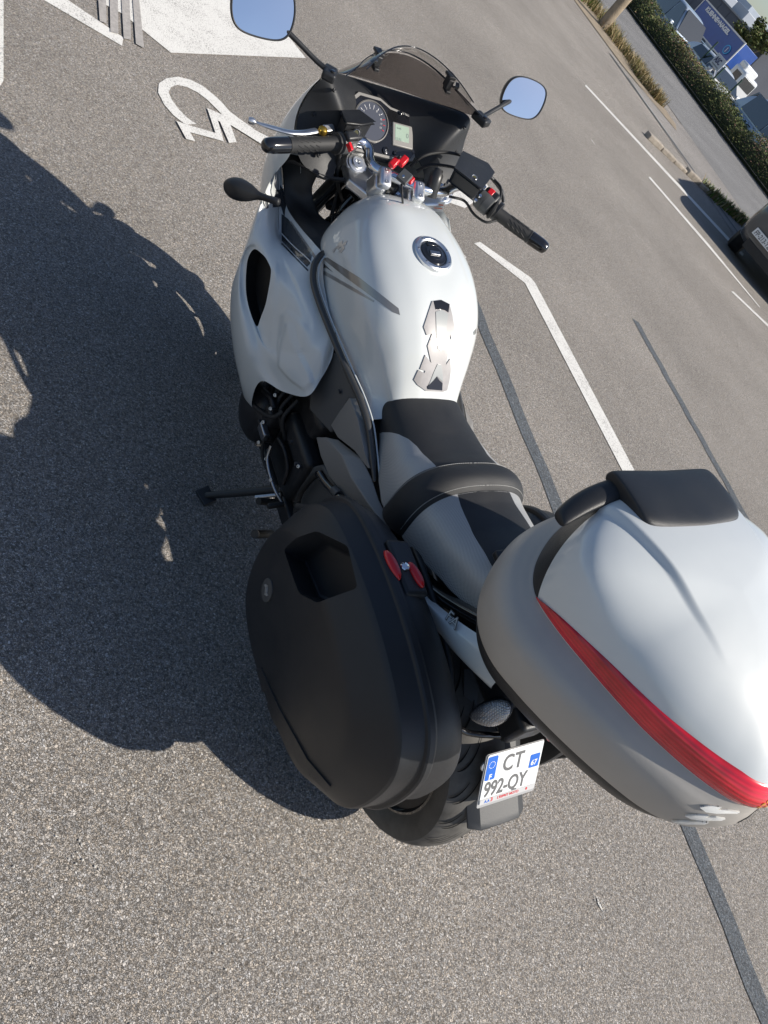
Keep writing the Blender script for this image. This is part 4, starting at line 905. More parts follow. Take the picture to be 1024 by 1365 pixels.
# phone mount with red clamp, small black box
pm = box('phone_mount', (-0.0537, 1.0227, 1.085), (.030,.032,.012), DGREY, ax=(dR, sR, uR), bevel=.002, label='small grey square charger plate on the handlebar')
lathe('mount_screw', (-0.0659, 1.0118, 1.093), uR, [(0,.004),(.002,.0035),(.002,0)], CHROME, pm, seg=10)
for q in ((-0.0476, 1.0989, 1.07), (-0.0132, 1.1154, 1.07)): box('red_clamp', q, (.018,.030,.016), REDP, pm, (dR, sR, uR), .004)
box('red_clamp', (0.0044, 1.0724, 1.05), (.016,.020,.012), REDP, pm, (dR, sR, uR), .003)
lathe('clamp_pin', (-0.04, 1.1028, 1.08), (0,-.3,1), [(-.01,.004),(.012,.004),(.014,.002)], BLACK, pm, seg=10)
tube('usb_socket', [(0.0824, 1.066, 1.02), (0.0826, 1.082, 1.06), (0.0919, 1.1016, 1.075)], lambda t: .018 if t < .8 else .013, mat('dark_rubber_cap', (.03,.03,.03), .35), seg=16)
box('ignition_lock', (-0.0141, 1.1007, 1.0), (.03,.03,.03), BLACK, ax=(dR, sR, uR), bevel=.006)

# --- frame, clutter between tank and fork
for pts, r in (([(-0.08, 1.1405, 0.8544), (-0.1, 1.1605, 0.8074), (-0.13, 1.116, 0.7609), (-0.15, 0.9885, 0.7399)], .02), ([(-0.05, 1.1982, 0.8843), (-0.07, 1.1885, 0.8419), (-0.08, 1.1741, 0.7996)], .01)):
    tube('frame_tube', pts, r, GLOSSB); tube('frame_tube', [mir(p) for p in pts], r, GLOSSB)
for i in range(9):
    a = Vector((random.uniform(-.09,.09), random.uniform(1.08,1.2), random.uniform(.70,.86)))
    tube('cable', [a, a+Vector((random.uniform(-.05,.05), random.uniform(-.06,.06), random.uniform(.04,.1))), a+Vector((random.uniform(-.06,.06), random.uniform(-.1,.02), random.uniform(.0,.12)))], random.uniform(.003,.006), RUBBER if i % 3 else ENGINE)
box('radiator', (0, 1.16, .50), (.36,.05,.30), BLACK, ax=((1,0,0),(0,1,.25),(0,-.25,1)), bevel=.01)
box('fuse_box', (-.05,1.10,.78), (.08,.09,.05), BLACK, bevel=.006)
box('horn', (.06,1.12,.74), (.09,.06,.05), BLACK, bevel=.006)
lathe('ignition_coil', (-.08,1.14,.80), (1,.2,.1), [(0,.018),(.07,.018)], STEEL, seg=16)

# --- grey side covers, frame plates
for sg in (-1, 1):
    f = (lambda p: p) if sg < 0 else mir
    lab = None
    def shell(name, pts, m, th=.02, bev=.006):
        V = [Vector(p) for p in pts]; c = sum(V, Vector())/len(V); k = len(V)
        V2 = [c+(p-c)*.95+Vector((.0 ,0,0))-Vector((-sg*0,0,0))-Vector((sg*th,0,0)) for p in V]
        a = list(range(k)) if sg < 0 else list(range(k))[::-1]
        F = [tuple(a), tuple([i+k for i in a][::-1])]+[(a[(i+1) % k], a[i], a[i]+k, a[(i+1) % k]+k) for i in range(k)]
        return mk(name, V+V2, F, m, bevel=bev, autos=50)
    shell('frame_cover', [f((-0.185, 0.7557, 0.7296)), f((-0.175, 0.6653, 0.7473)), f((-0.165, 0.5872, 0.7335)), f((-0.18, 0.6128, 0.71)), f((-0.19, 0.591, 0.5935)), f((-0.2, 0.7063, 0.5485)), f((-0.205, 0.7428, 0.5992))], DGREY)
    def facet(name, rows, m):
        o = grid(name, rows, m, None, sub=0, solid=.006, autos=22); b = o.modifiers.new('bevel', 'BEVEL'); b.width = .003; b.segments = 3; b.limit_method = 'ANGLE'; b.angle_limit = R_(14); return o
    facet('side_cover', [[f((-0.19, 0.6034, 0.6128)), f((-0.176, 0.6195, 0.711)), f((-0.166, 0.5937, 0.7313))], [f((-0.193, 0.5536, 0.6273)), f((-0.182, 0.5437, 0.7187)), f((-0.16, 0.5165, 0.712))], [f((-0.184, 0.4872, 0.6632)), f((-0.176, 0.4628, 0.6874)), f((-0.16, 0.4568, 0.6861))], [f((-0.168, 0.4284, 0.6682)), f((-0.166, 0.4262, 0.6714)), f((-0.16, 0.4246, 0.667))]], GREYP)
    facet('side_cover', [[f((-0.2, 0.6171, 0.5419)), f((-0.196, 0.5888, 0.5799)), f((-0.184, 0.5569, 0.6099))], [f((-0.206, 0.5555, 0.5418)), f((-0.2, 0.4979, 0.6256)), f((-0.17, 0.4612, 0.6606))], [f((-0.206, 0.4884, 0.5484)), f((-0.199, 0.4252, 0.6308)), f((-0.164, 0.398, 0.6599))], [f((-0.19, 0.3802, 0.5787)), f((-0.19, 0.3389, 0.647)), f((-0.164, 0.3388, 0.6555))], [f((-0.172, 0.2484, 0.6429)), f((-0.172, 0.2488, 0.6635)), f((-0.162, 0.2582, 0.6677))]], GREYP)
    shell('frame_casting', [f((-0.185, 0.6253, 0.3812)), f((-0.18, 0.5648, 0.4935)), f((-0.17, 0.4487, 0.514)), f((-0.17, 0.4794, 0.3509)), f((-0.18, 0.5604, 0.2952))], DGREY, .03, .010)
    tube('frame_rail', [f((-0.215, 0.5142, 0.5215)), f((-0.215, 0.4712, 0.5359)), f((-0.213, 0.4008, 0.5727)), f((-0.21, 0.3193, 0.6211)), f((-0.2, 0.2263, 0.6803))], .0105, GLOSSB)
    tube('rail_clamp', [f((-0.214, 0.4375, 0.5585)), f((-0.213, 0.4148, 0.5687))], .0125, DGREY, straight=True)
    lathe('frame_bolt', f((-0.19, 0.6509, 0.6927)), (-.8*-sg*-1, 0, .5), [(0,.006),(.004,.006),(.004,0)], BLACK, seg=10)

# --- engine and running gear
box('engine_block', (0, .86, .40), (.34,.36,.34), ENGINE, ax=((1,0,0),(0,1,.2),(0,-.2,1)), bevel=.03)
box('gearbox', (0, .60, .36), (.26,.34,.24), ENGINE, bevel=.03)
box('sump', (0, .84, .20), (.26,.30,.10), ENGINE, bevel=.02)
for i in range(6): box('cooling_fin', (-.0, .93, .44+i*.022), (.37,.26,.006), ENGINE, ax=((1,0,0),(0,1,.2),(0,-.2,1)), bevel=.001)
al = lathe('alternator_cover', (-.17,.885,.315), (-1,0,.05), [(0,.098),(.05,.098),(.068,.092),(.082,.075),(.088,.045),(.089,0)], ENGINE, seg=40)
for i in range(8):
    a = 2*math.pi*i/8; lathe('cover_bolt', (-.215,.885+.100*math.cos(a),.315+.100*math.sin(a)), (-1,0,0), [(-.01,.009),(.008,.009),(.008,.005),(.012,.005),(.012,0)], STEEL if i % 2 else ENGINE, al, seg=8)
sp = box('sprocket_cover', (-.165,.70,.33), (.07,.17,.16), ENGINE, bevel=.02)
for y, z in ((.63,.27),(.77,.27),(.63,.40),(.77,.40),(.70,.41)): lathe('cover_bolt', (-.20,y,z), (-1,0,0), [(-.005,.006),(.006,.006),(.006,0)], STEEL, sp, seg=8)
for i in range(5):
    y = .78+i*.03; tube('engine_hose', [(-.19,y,.50), (-.22,y-.02,.44), (-.20,y-.05,.38)], .006, RUBBER)
for pts, r, m_ in (([(-0.24, 0.943, 0.3841), (-0.25, 0.8993, 0.4617), (-0.24, 0.8572, 0.4924), (-0.22, 0.8392, 0.4624)], .006, RUBBER), ([(-0.255, 0.8857, 0.3554), (-0.25, 0.8311, 0.3818), (-0.24, 0.7796, 0.42), (-0.22, 0.7765, 0.4522)], .007, RUBBER),
                   ([(-0.25, 0.817, 0.3573), (-0.245, 0.7698, 0.3472), (-0.24, 0.7394, 0.2958), (-0.23, 0.6985, 0.2767)], .005, RUBBER), ([(-0.245, 0.8728, 0.4269), (-0.24, 0.8299, 0.4457), (-0.235, 0.7987, 0.4338)], .009, ENGINE),
                   ([(-0.22, 0.7319, 0.3803), (-0.22, 0.6827, 0.393), (-0.21, 0.6407, 0.3596), (-0.21, 0.6231, 0.3085)], .0065, ENGINE), ([(-0.2, 0.5135, 0.2983), (-0.2, 0.5493, 0.3613), (-0.2, 0.5472, 0.4401), (-0.2, 0.5356, 0.4862)], .009, RUBBER)):
    tube('engine_hose', pts, r, m_, seg=10)
for q_ in ((-0.26, 0.8726, 0.4695), (-0.25, 0.8017, 0.4898), (-0.25, 0.7906, 0.4433), (-0.25, 0.7922, 0.3788), (-0.24, 0.7786, 0.2985), (-0.21, 0.6047, 0.4225), (-0.245, 0.6359, 0.3103), (-0.25, 0.6956, 0.3308)):
    lathe('bolt', q_, (-.8,-.2,.55), [(-.006,.0065),(.004,.0065),(.005,.005),(.005,.003),(.003,.0025)], STEEL, seg=6)
box('gear_linkage', (-0.25, 0.7716, 0.3629), (.02,.05,.03), STEEL, bevel=.005)
box('clutch_slave', (-0.22, 0.8053, 0.3912), (.05,.06,.06), ENGINE, bevel=.012)
box('lower_cover', (-0.17, 0.6824, 0.3561), (.06,.20,.20), BLACK, ax=((1,0,0),(0,1,0),(0,0,1)), bevel=.02)
# gear lever, pegs, stand
gv = tube('gear_lever', [(-0.215, 0.5706, 0.2817), (-0.235, 0.6049, 0.2979), (-0.245, 0.6475, 0.3127), (-0.25, 0.6926, 0.3351), (-0.245, 0.7146, 0.3709)], .0055, STEEL, seg=10)
lathe('gear_peg', (-0.215, 0.5706, 0.2817), (-1,-.1,.0), [(0,.008),(.045,.009),(.05,.006)], RUBBER, gv, seg=12)
pg = tube('rider_footpeg', [(-0.19, 0.6188, 0.2127), (-0.27, 0.6068, 0.2452)], .011, RUBBER, straight=True)
pk = tube('pillion_footpeg', [(-0.22, 0.5383, 0.1659), (-0.31, 0.4983, 0.244)], .013, RUBBER, straight=True)
box('footpeg_bracket', (-0.19, 0.5473, 0.2425), (.03,.12,.06), BLACK, bevel=.008)
foot = Vector((-0.3399, 0.7535, 0.0388)); top_ = Vector((-0.17, 0.6744, 0.2012))
st = tube('side_stand', [top_, top_.lerp(foot+Vector((0,0,.012)), .5), foot+Vector((0,0,.014))], lambda t: .014-.003*t, BLACK, seg=14)
box('stand_foot', foot+Vector((0,0,.012)), (.045,.060,.012), BLACK, st, ((1,.3,.2),(-.3,1,0),(-.2,0,1)), .004)
tube('stand_tang', [top_.lerp(foot, .90), (-0.33, 0.7866, 0.0566)], .0045, BLACK, st, seg=8, straight=True)
tube('stand_spring', [top_+Vector((0,-.02,.0)), top_.lerp(foot, .35)+Vector((0,-.025,.01))], .007, STEEL, st, seg=10, straight=True)

# --- wheels
def wheel(c, r, wdt, steer, disc, nm, lab, ax=None, nsp=3):
    c = Vector(c); ax = (Vector((math.cos(steer), -math.sin(steer), 0)) if ax is None else Vector(ax)).normalized()
    prof = []; h = wdt/2; rr = r-.09*(wdt/.18)**.3*1.0 if wdt > .15 else r-.07
    n = 14
    sec = [(-h*.80, rr-.004), (-h*.96, rr+.018), (-h*1.0, rr+(r-rr)*.42), (-h*.99, rr+(r-rr)*.60)]
    crown = r
    for i in range(13):
        t = -1+i/6; a = t*R_(57); sec.append((h*math.sin(a)/math.sin(R_(57))*.985, r-(1-math.cos(a))*h*1.02*.75))
    sec += [(h*.99, rr+(r-rr)*.60), (h, rr+(r-rr)*.42), (h*.96, rr+.018), (h*.80, rr-.004)]
    ty = lathe(nm+'_tyre', c, ax, sec, TYRE, seg=96, label=lab, cap=False)
    rim = lathe('rim', c, ax, [(-h*.82,rr+.004),(-h*.84,rr-.006),(-h*.70,rr-.012),(-h*.5,rr-.03),(0,rr-.036),(h*.5,rr-.03),(h*.70,rr-.012),(h*.84,rr-.006),(h*.82,rr+.004)], GLOSSB, ty, seg=64, cap=False)
    lathe('hub', c, ax, [(-h*.7,.02),(-h*.7,.035),(-h*.3,.045),(h*.3,.045),(h*.7,.035),(h*.7,.02)], GLOSSB, ty, seg=24)
    up = Vector((0,0,1)); e1 = (up-ax*up.dot(ax)).normalized(); e2 = ax.cross(e1)
    for k in range(nsp):
        a = 2*math.pi*k/nsp+.5; d = e1*math.cos(a)+e2*math.sin(a); s_ = ax.cross(d)
        for q in (-.018, .018):
            box('spoke', c+d*(rr*.53)+s_*q, (.028,.020,rr-.06), GLOSSB, ty, (ax, s_, d), .004)
    for sg in disc:
        D = []; ring = [(sg*(h*.62), .105), (sg*(h*.62), .155), (sg*(h*.62)+.0045, .155), (sg*(h*.62)+.0045, .105), (sg*(h*.62), .105)]
        lathe('brake_disc', c, ax, ring, STEEL, ty, seg=64, cap=False)
        for k in range(5):
            a = 2*math.pi*k/5; d = e1*math.cos(a)+e2*math.sin(a); box('disc_arm', c+ax*sg*h*.6+d*.075, (.005,.016,.07), BLACK, ty, (ax, ax.cross(d), d), .001)
    return ty, c, ax, e1, e2
RW = Vector((-.048, -.112, .286))
rty, c, ax, e1, e2 = wheel(RW, .313, .168, 0, (), 'rear', 'worn rear tyre with curved grooves')
# tread grooves: thin dark slots following the curve
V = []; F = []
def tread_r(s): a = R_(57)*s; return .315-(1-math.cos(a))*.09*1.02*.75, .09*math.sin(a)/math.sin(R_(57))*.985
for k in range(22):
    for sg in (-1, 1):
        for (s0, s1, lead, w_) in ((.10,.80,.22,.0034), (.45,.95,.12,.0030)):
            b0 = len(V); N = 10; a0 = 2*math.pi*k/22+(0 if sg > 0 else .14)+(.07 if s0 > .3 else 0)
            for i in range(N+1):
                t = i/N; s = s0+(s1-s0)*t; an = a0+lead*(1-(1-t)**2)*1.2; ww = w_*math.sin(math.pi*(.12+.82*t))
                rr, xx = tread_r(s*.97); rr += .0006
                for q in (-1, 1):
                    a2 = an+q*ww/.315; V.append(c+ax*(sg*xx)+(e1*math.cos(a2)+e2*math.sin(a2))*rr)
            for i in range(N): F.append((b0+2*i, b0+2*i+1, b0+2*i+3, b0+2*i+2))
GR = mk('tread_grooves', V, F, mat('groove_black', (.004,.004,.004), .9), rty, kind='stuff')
fty, fc, fax, fe1, fe2 = wheel((0.0, 1.345, .283), .300, .12, R_(9), (-1, 1), 'front', 'front tyre')
# front mudguard
rows = []
for i in range(9):
    a = R_(-60+i*18.5); d = Vector((0, -math.sin(a)*-1*0+math.sin(a), math.cos(a)))
    rows.append([fc+fax*x*(1.0)+(fe1*math.cos(a)-fe2*math.sin(a)*-1)*(.325-abs(x)*abs(x)*6) for x in (-.075,-.055,-.03,0,.03,.055,.075)])
grid('front_mudguard', rows, WHITE, sub=2, solid=.003)
box('brake_caliper', fc+Vector((-.10,-.13,.05)), (.04,.06,.11), BLACK, bevel=.01); box('brake_caliper', fc+Vector((.10,-.13,.05)), (.04,.06,.11), BLACK, bevel=.01)
tube('front_axle', [fc-fax*.12, fc+fax*.12], .012, STEEL, straight=True)
# swingarm, chain, exhaust
for sg in (-1, 1): tube('swingarm', [(sg*.12,.42,.36), (sg*.135,.20,.31), (sg*.135,-.17,.29)], .034, BLACK, seg=12)
box('chain_guard', (-.10,.10,.36), (.02,.46,.10), BLACK, bevel=.008)
lathe('dark_wheel_filler', RW-ax*.060, ax, [(0,.03),(0,.212),(.004,.212),(.004,.03)], ENGINE, seg=48)  # dark disc added to close the spokes, standing in for shade inside the wheel
tube('rear_axle', [RW-ax*.15, RW+ax*.15], .012, STEEL, straight=True)
ex = tube('exhaust_silencer', [(.24,.45,.24), (.26,.2,.30), (.27,-.12,.40), (.27,-.30,.46)], lambda t: .035+.02*min(1, t*4), ALU, seg=20)
lathe('sprocket', RW-ax*.075, ax, [(0,.06),(0,.105),(.006,.105),(.006,.06),(0,.06)], STEEL, seg=48, cap=False)
tube('chain', [RW+Vector((-.075,0,.10)), (-.10,.3,.42), (-.10,.62,.38)], .008, ENGINE, seg=6)
box('engine_undertray', (0,.90,.13), (.30,.5,.03), BLACK, bevel=.01)

# --- rear mudguard, plate, lights
fend = [[(-.080,-.10,.62),(-.05,-.115,.64),(0,-.12,.645),(.05,-.115,.64),(.080,-.10,.62)]]+[[(-.086,y,z),(0,y,z)][0:1]+[(-.058,y-.014,z+.008),(0,y-.015,z+.009),(.058,y-.014,z+.008)]+[(.086,y,z)] for y, z in ((-.16,.585),(-.223,.542),(-.29,.497),(-.36,.455),(-.40,.432),(-.415,.423))]
grid('rear_mudguard', fend, mat('mudguard_black', (.035,.037,.04), .5, bump=(700,.3,'noise')), sub=0, solid=.006, bevel=.003, autos=20)
box('plate_bracket', (0,-.235,.655), (.10,.10,.09), BLACK, bevel=.012)
tube('bracket_bar', [(-0.13, -0.2256, 0.5941), (-0.11, -0.2373, 0.5911), (-0.07, -0.2538, 0.6003), (0.02, -0.2675, 0.5909), (.12,-.27,.60)], .0075, GLOSSB)
box('tail_light_housing', (.03,-.20,.72), (.12,.16,.06), BLACK, bevel=.015)
box('tail_light', (.045,-.30,.690), (.055,.03,.026), REDP, bevel=.006)
PL = Vector((-.086,-.378,.496)); PRr = Vector((1,0,0)); PUu = Vector((0,.084,.100)).normalized()
def plt(x, y): return (PL+PRr*x+PUu*y, PRr, PUu)
plate = prism('number_plate', [(x+.085, y+.065) for x, y in rrect(.170, .130, .005)], (PL, PRr, PUu), .002, PLATEW, z0=.002, bevel=.0005, label='white two-line number plate')
prism('plate_holder', [(x+.085, y+.060) for x, y in rrect(.176, .142, .006)], (PL, PRr, PUu), .003, PLATEG, plate, z0=-.0015, bevel=.0008)
prism('plate_band', [(x+.085, y+.0065) for x, y in rrect(.168, .014, .003)], (PL, PRr, PUu), .0006, mat('band_silver', (.5,.5,.5), .35), plate, z0=.0042, bevel=0)
prism('plate_flag_strip', [(x+.0165, y+.094) for x, y in rrect(.029, .062, .004)], (PL, PRr, PUu), .0004, BLUEP, plate, z0=.0042, bevel=0)
prism('plate_region_strip', [(x+.150, y+.081) for x, y in rrect(.030, .036, .003)], (PL, PRr, PUu), .0004, BLUEP, plate, z0=.0042, bevel=0)
text('plate_letters', 'CT', plt(.050,.076), .060, INK, plate, sx=.78, bold=.0010, z=.0044, ext=.0003, spacing=1.08)
text('plate_letters', '992-QY', plt(.006,.019), .056, INK, plate, sx=.72, bold=.0010, z=.0044, ext=.0003, spacing=.98)
text('plate_letters', 'F', plt(.0125,.065), .019, PLATEW, plate, bold=.0006, z=.0048)
text('plate_letters', '67', plt(.1395,.070), .020, PLATEW, plate, sx=.95, bold=.0005, z=.0048)
for i in range(12):
    a = 2*math.pi*i/12; c_ = plt(.0165+.0085*math.cos(a), .103+.0085*math.sin(a))[0]
    prism('flag_star', [(.0014*math.cos(2*math.pi*j/5), .0014*math.sin(2*math.pi*j/5)) for j in range(5)], (c_, PRr, PUu), .0003, YEL if 0 else PLATEW, plate, z0=.0046, bevel=0)
text('plate_slogan', "L'ESPRIT MOTO", plt(.052,.0035), .0095, REDINK, plate, bold=.0003, z=.005)
text('plate_slogan', "3", plt(.032,.0025), .014, REDINK, plate, bold=.0005, z=.005)
text('plate_slogan', "A.A", plt(.014,.0025), .010, BLUEP, plate, bold=.0003, z=.005)
prism('plate_mark', ellipse(.003,.004,12,.142,.0065), (PL, PRr, PUu), .0003, REDINK, plate, z0=.0049, bevel=0)
lathe('plate_bolt', PL+PRr*.004+PUu*.098-(PRr.cross(PUu))*.004, PRr.cross(PUu), [(0,.014),(.003,.013),(.004,.005)], STEEL, seg=16)
# rear indicators, clear lenses
def rear_sig(sg):
    f = (lambda p: p) if sg < 0 else mir
    a, b = Vector(f((-.075,-.225,.675))), Vector(f((-.185,-.235,.675)))
    o = [(-0.14, -0.2096, 0.6527), (-0.135, -0.2036, 0.6897), (-0.12, -0.2076, 0.7251), (-0.095, -0.2201, 0.7509), (-0.095, -0.2437, 0.743), (-0.1, -0.2569, 0.7179), (-0.115, -0.2586, 0.6883), (-0.13, -0.2411, 0.6652), (-0.14, -0.2248, 0.6576)]
    o = [Vector(f(p)) for p in o]; c = sum(o, Vector())/len(o); n = (o[2]-o[0]).cross(o[5]-o[0]).normalized()
    if n.z < 0: n = -n
    k = len(o); V = []; 
    for s, dz in ((.55,-.045),(.9,-.03),(1.03,-.008),(1.04,.001),(.97,.001)): V += [c+(p-c)*s+n*dz for p in o]
    F = []
    for i in range(4):
        for j in range(k): j2 = (j+1) % k; F.append((i*k+j, i*k+j2, (i+1)*k+j2, (i+1)*k+j))
    F.append(tuple(range(k)))
    h = mk('rear_turn_signal', V, F, BLACK, sub=1, label='clear rear turn signal')
    V = []
    for s, dz in ((.98,-.002),(.96,.004),(.80,.010),(.45,.014)): V += [c+(p-c)*s+n*dz for p in o]
    V.append(c+n*.015); F = []
    for i in range(3):
        for j in range(k): j2 = (j+1) % k; F.append((i*k+j, i*k+j2, (i+1)*k+j2, (i+1)*k+j))
    for j in range(k): F.append((3*k+j, 3*k+(j+1) % k, 4*k))
    le = mk('signal_lens', V, F, LENS_R, h, sub=2)
    tube('signal_stalk', [a, c-n*.02], .010, BLACK, h)
def lens_mat():
    m = mat('ribbed_lens', (.62,.61,.60), .16, metal=.55, coat=1); n = m.node_tree; b = n.nodes['Principled BSDF']
    tc = n.nodes.new('ShaderNodeTexCoord'); mp = n.nodes.new('ShaderNodeMapping'); mp.inputs['Scale'].default_value = (240,240,240); mp.inputs['Rotation'].default_value = (.4,.2,.3)
    v = n.nodes.new('ShaderNodeTexVoronoi'); v.inputs['Randomness'].default_value = .08; v.inputs['Scale'].default_value = 1; v.distance = 'CHEBYCHEV'
    n.links.new(tc.outputs['Object'], mp.inputs[0]); n.links.new(mp.outputs[0], v.inputs['Vector'])
    cr = n.nodes.new('ShaderNodeValToRGB'); cr.color_ramp.elements[0].color = (.75,.74,.73,1); cr.color_ramp.elements[1].color = (.22,.21,.21,1); cr.color_ramp.elements[1].position = .55
    n.links.new(v.outputs[0], cr.inputs[0]); n.links.new(cr.outputs[0], b.inputs['Base Color'])
    bp = n.nodes.new('ShaderNodeBump'); bp.inputs['Distance'].default_value = .002; n.links.new(v.outputs[0], bp.inputs['Height']); n.links.new(bp.outputs[0], b.inputs['Normal'])
    return m
LENS_R = lens_mat()
rear_sig(-1); rear_sig(1)
# rack under the top case
box('luggage_rack', (0,-.14,.885), (.20,.40,.02), BLACK, bevel=.006)
for sg in (-1, 1):
    tube('rack_arm', [(sg*.07,.05,.80), (sg*.08,-.10,.87), (sg*.08,-.26,.88)], .011, BLACK)
    tube('pannier_rail', [(sg*.15,.18,.70), (sg*.165,.10,.72), (sg*.17,-.06,.71), (sg*.17,-.16,.66), (sg*.165,-.16,.56), (sg*.16,-.05,.46), (sg*.16,.15,.46)], .009, BLACK)

# ------------------------------------------------------------------ top case
def luggage(name, label, cat, base):
    e = empty(name, label, cat, (BM @ Vector(base)), (0, LEAN, 0)); FRAME[0] = e; FRAME[1] = Vector(base); return e
tcE = luggage('top_case', 'large white and silver top case with red reflector band and black backrest pad', 'top case', (0,-.24,.895))
def outline(half):
    full = half+[(-x, y) for x, y in half[-2:0:-1]]
    c = catmull([(x, y, 0) for x, y in full[-2:]+full+full[:2]], 16); c = c[32:32+16*len(full)]
    return c
wide = outline([(0,-.572),(-.06,-.556),(-.12,-.512),(-.18,-.440),(-.24,-.352),(-.290,-.262),(-.318,-.190),(-.314,-.120),(-.276,-.058),(-.205,-.005),(-.12,.026),(-.05,.038),(0,.040)])
cl = outline([(0,-.558),(-.05,-.542),(-.10,-.495),(-.145,-.438),(-.185,-.375),(-.228,-.285),(-.262,-.200),(-.272,-.138),(-.245,-.088),(-.185,-.040),(-.12,-.008),(-.05,.010),(0,.012)])
NP = len(cl); CC = Vector((0,-.25,0))
def ring(s, z, k=1.): 
    return [CC+(a.lerp(b, k)-CC)*s+Vector((0,0,z)) for a, b in zip(wide, cl)]
def rings(name, spec, m, parent=None, top_=False, bot=False, **k):
    V = []; F = []
    for sp_ in spec: V += ring(*sp_)
    for i in range(len(spec)-1):
        for j in range(NP): j2 = (j+1) % NP; F.append((i*NP+j, i*NP+j2, (i+1)*NP+j2, (i+1)*NP+j))
    if top_: F.append(tuple(range((len(spec)-1)*NP, len(spec)*NP)))
    if bot: F.append(tuple(range(NP))[::-1])
    return mk(name, V, F, m, parent, autos=45, **k)
def fine(spec, n=6):
    return [tuple(p) for p in catmull([Vector((a, b, c)) for a, b, c in spec], n)]
rings('case_base', [(.55,.900,0),(.72,.902,0)]+fine([(.78,.908,0),(.85,.928,0),(.90,.955,0),(.915,.972,0)], 4)+[(.91,.980,0),(.87,.980,0)], CASEB, bot=True)
band = rings('case_side', [(.88,.973,0)]+fine([(.918,.973,0),(.950,.985,0),(.985,1.02,0),(1.0,1.055,0),(1.0,1.075,.06),(.998,1.092,.28),(.998,1.104,.60)], 6)+fine([(1.0,1.108,.72),(1.0,1.114,.90),(1.0,1.118,1.0)], 3)+[(.985,1.120,1),(.96,1.117,1)], SILVERP)
profR = [(.985,1.114),(1.0,1.119),(.998,1.138),(.985,1.160),(.96,1.180),(.925,1.198),(.87,1.216),(.79,1.233),(.68,1.249),(.55,1.262),(.4,1.272),(.25,1.278),(.1,1.281),(.0,1.282)]
profF = [(.985,1.114),(1.0,1.119),(.995,1.150),(.985,1.185),(.965,1.212),(.935,1.232),(.88,1.246),(.79,1.257),(.68,1.265),(.55,1.271),(.4,1.276),(.25,1.279),(.1,1.281),(.0,1.282)]
fR = catmull([Vector((a, b, 0)) for a, b in profR], 8); fF = catmull([Vector((a, b, 0)) for a, b in profF], 8)
def sm(a, b, x): t = max(0, min(1, (x-a)/(b-a))); return t*t*(3-2*t)
def lid_pt(p, i_):
    i0 = int(i_); t = i_-i0; i1 = min(i0+1, len(fR)-1)
    k = sm(-.30, -.10, p.y); a = fR[i0].lerp(fR[i1], t).lerp(fF[i0].lerp(fF[i1], t), k)
    q = CC+(p-CC)*a.x; z = a.y
    z -= .030*sm(-.28,-.57,q.y)*sm(1.12,1.2,z)
    ax_ = abs(q.x); t = (q.y+.04)/(-.33); edge = .172-.085*t
    kk = sm(edge+.007, edge-.007, ax_)*(1-sm(.35,1.0,t))*sm(1.15,1.23,z)
    return Vector((q.x, q.y, z+.012*kk))
Vl = []; Fl = []; NL = len(fR)
SUBI = [i/2 for i in range(2*(NL-1)+1)]
for ii in SUBI: Vl += [lid_pt(p, ii) for p in cl]
for i in range(len(SUBI)-1):
    for j in range(NP): j2 = (j+1) % NP; Fl.append((i*NP+j, i*NP+j2, (i+1)*NP+j2, (i+1)*NP+j))
PA, PN = Vector((-.271,-.142,1.13)), Vector((0,.76,-.65))
def cut(V, F, keep_white):
    bm = bmesh.new(); vv = [bm.verts.new(v) for v in V]
    for f in F:
        try: bm.faces.new([vv[i] for i in f])
        except ValueError: pass
    bmesh.ops.remove_doubles(bm, verts=bm.verts, dist=1e-5)
    bmesh.ops.bisect_plane(bm, geom=bm.verts[:]+bm.edges[:]+bm.faces[:], plane_co=PA, plane_no=PN, dist=1e-6)
    dele = [f for f in bm.faces if ((f.calc_center_median()-PA).dot(PN) > 0) == keep_white]
    bmesh.ops.delete(bm, geom=dele, context='FACES')
    V2 = [v.co.copy() for v in bm.verts]; bm.verts.index_update(); F2 = [tuple(v.index for v in f.verts) for f in bm.faces]; bm.free(); return V2, F2
V2, F2 = cut(Vl, Fl, True); lid = mk('case_lid', V2, F2, WHITE, autos=50)
V2, F2 = cut([v+(CC+Vector((0,0,1.1))-v).normalized()*.0015 for v in Vl], Fl, False); blk = mk('lid_front_shell', V2, F2, CASEB, autos=40)
lb = bvh_of(lid)
# red reflector band: tall at the tail, tapering along the sides
V = []; F = []; order = [(j-NP//2) % NP for j in range(NP)]
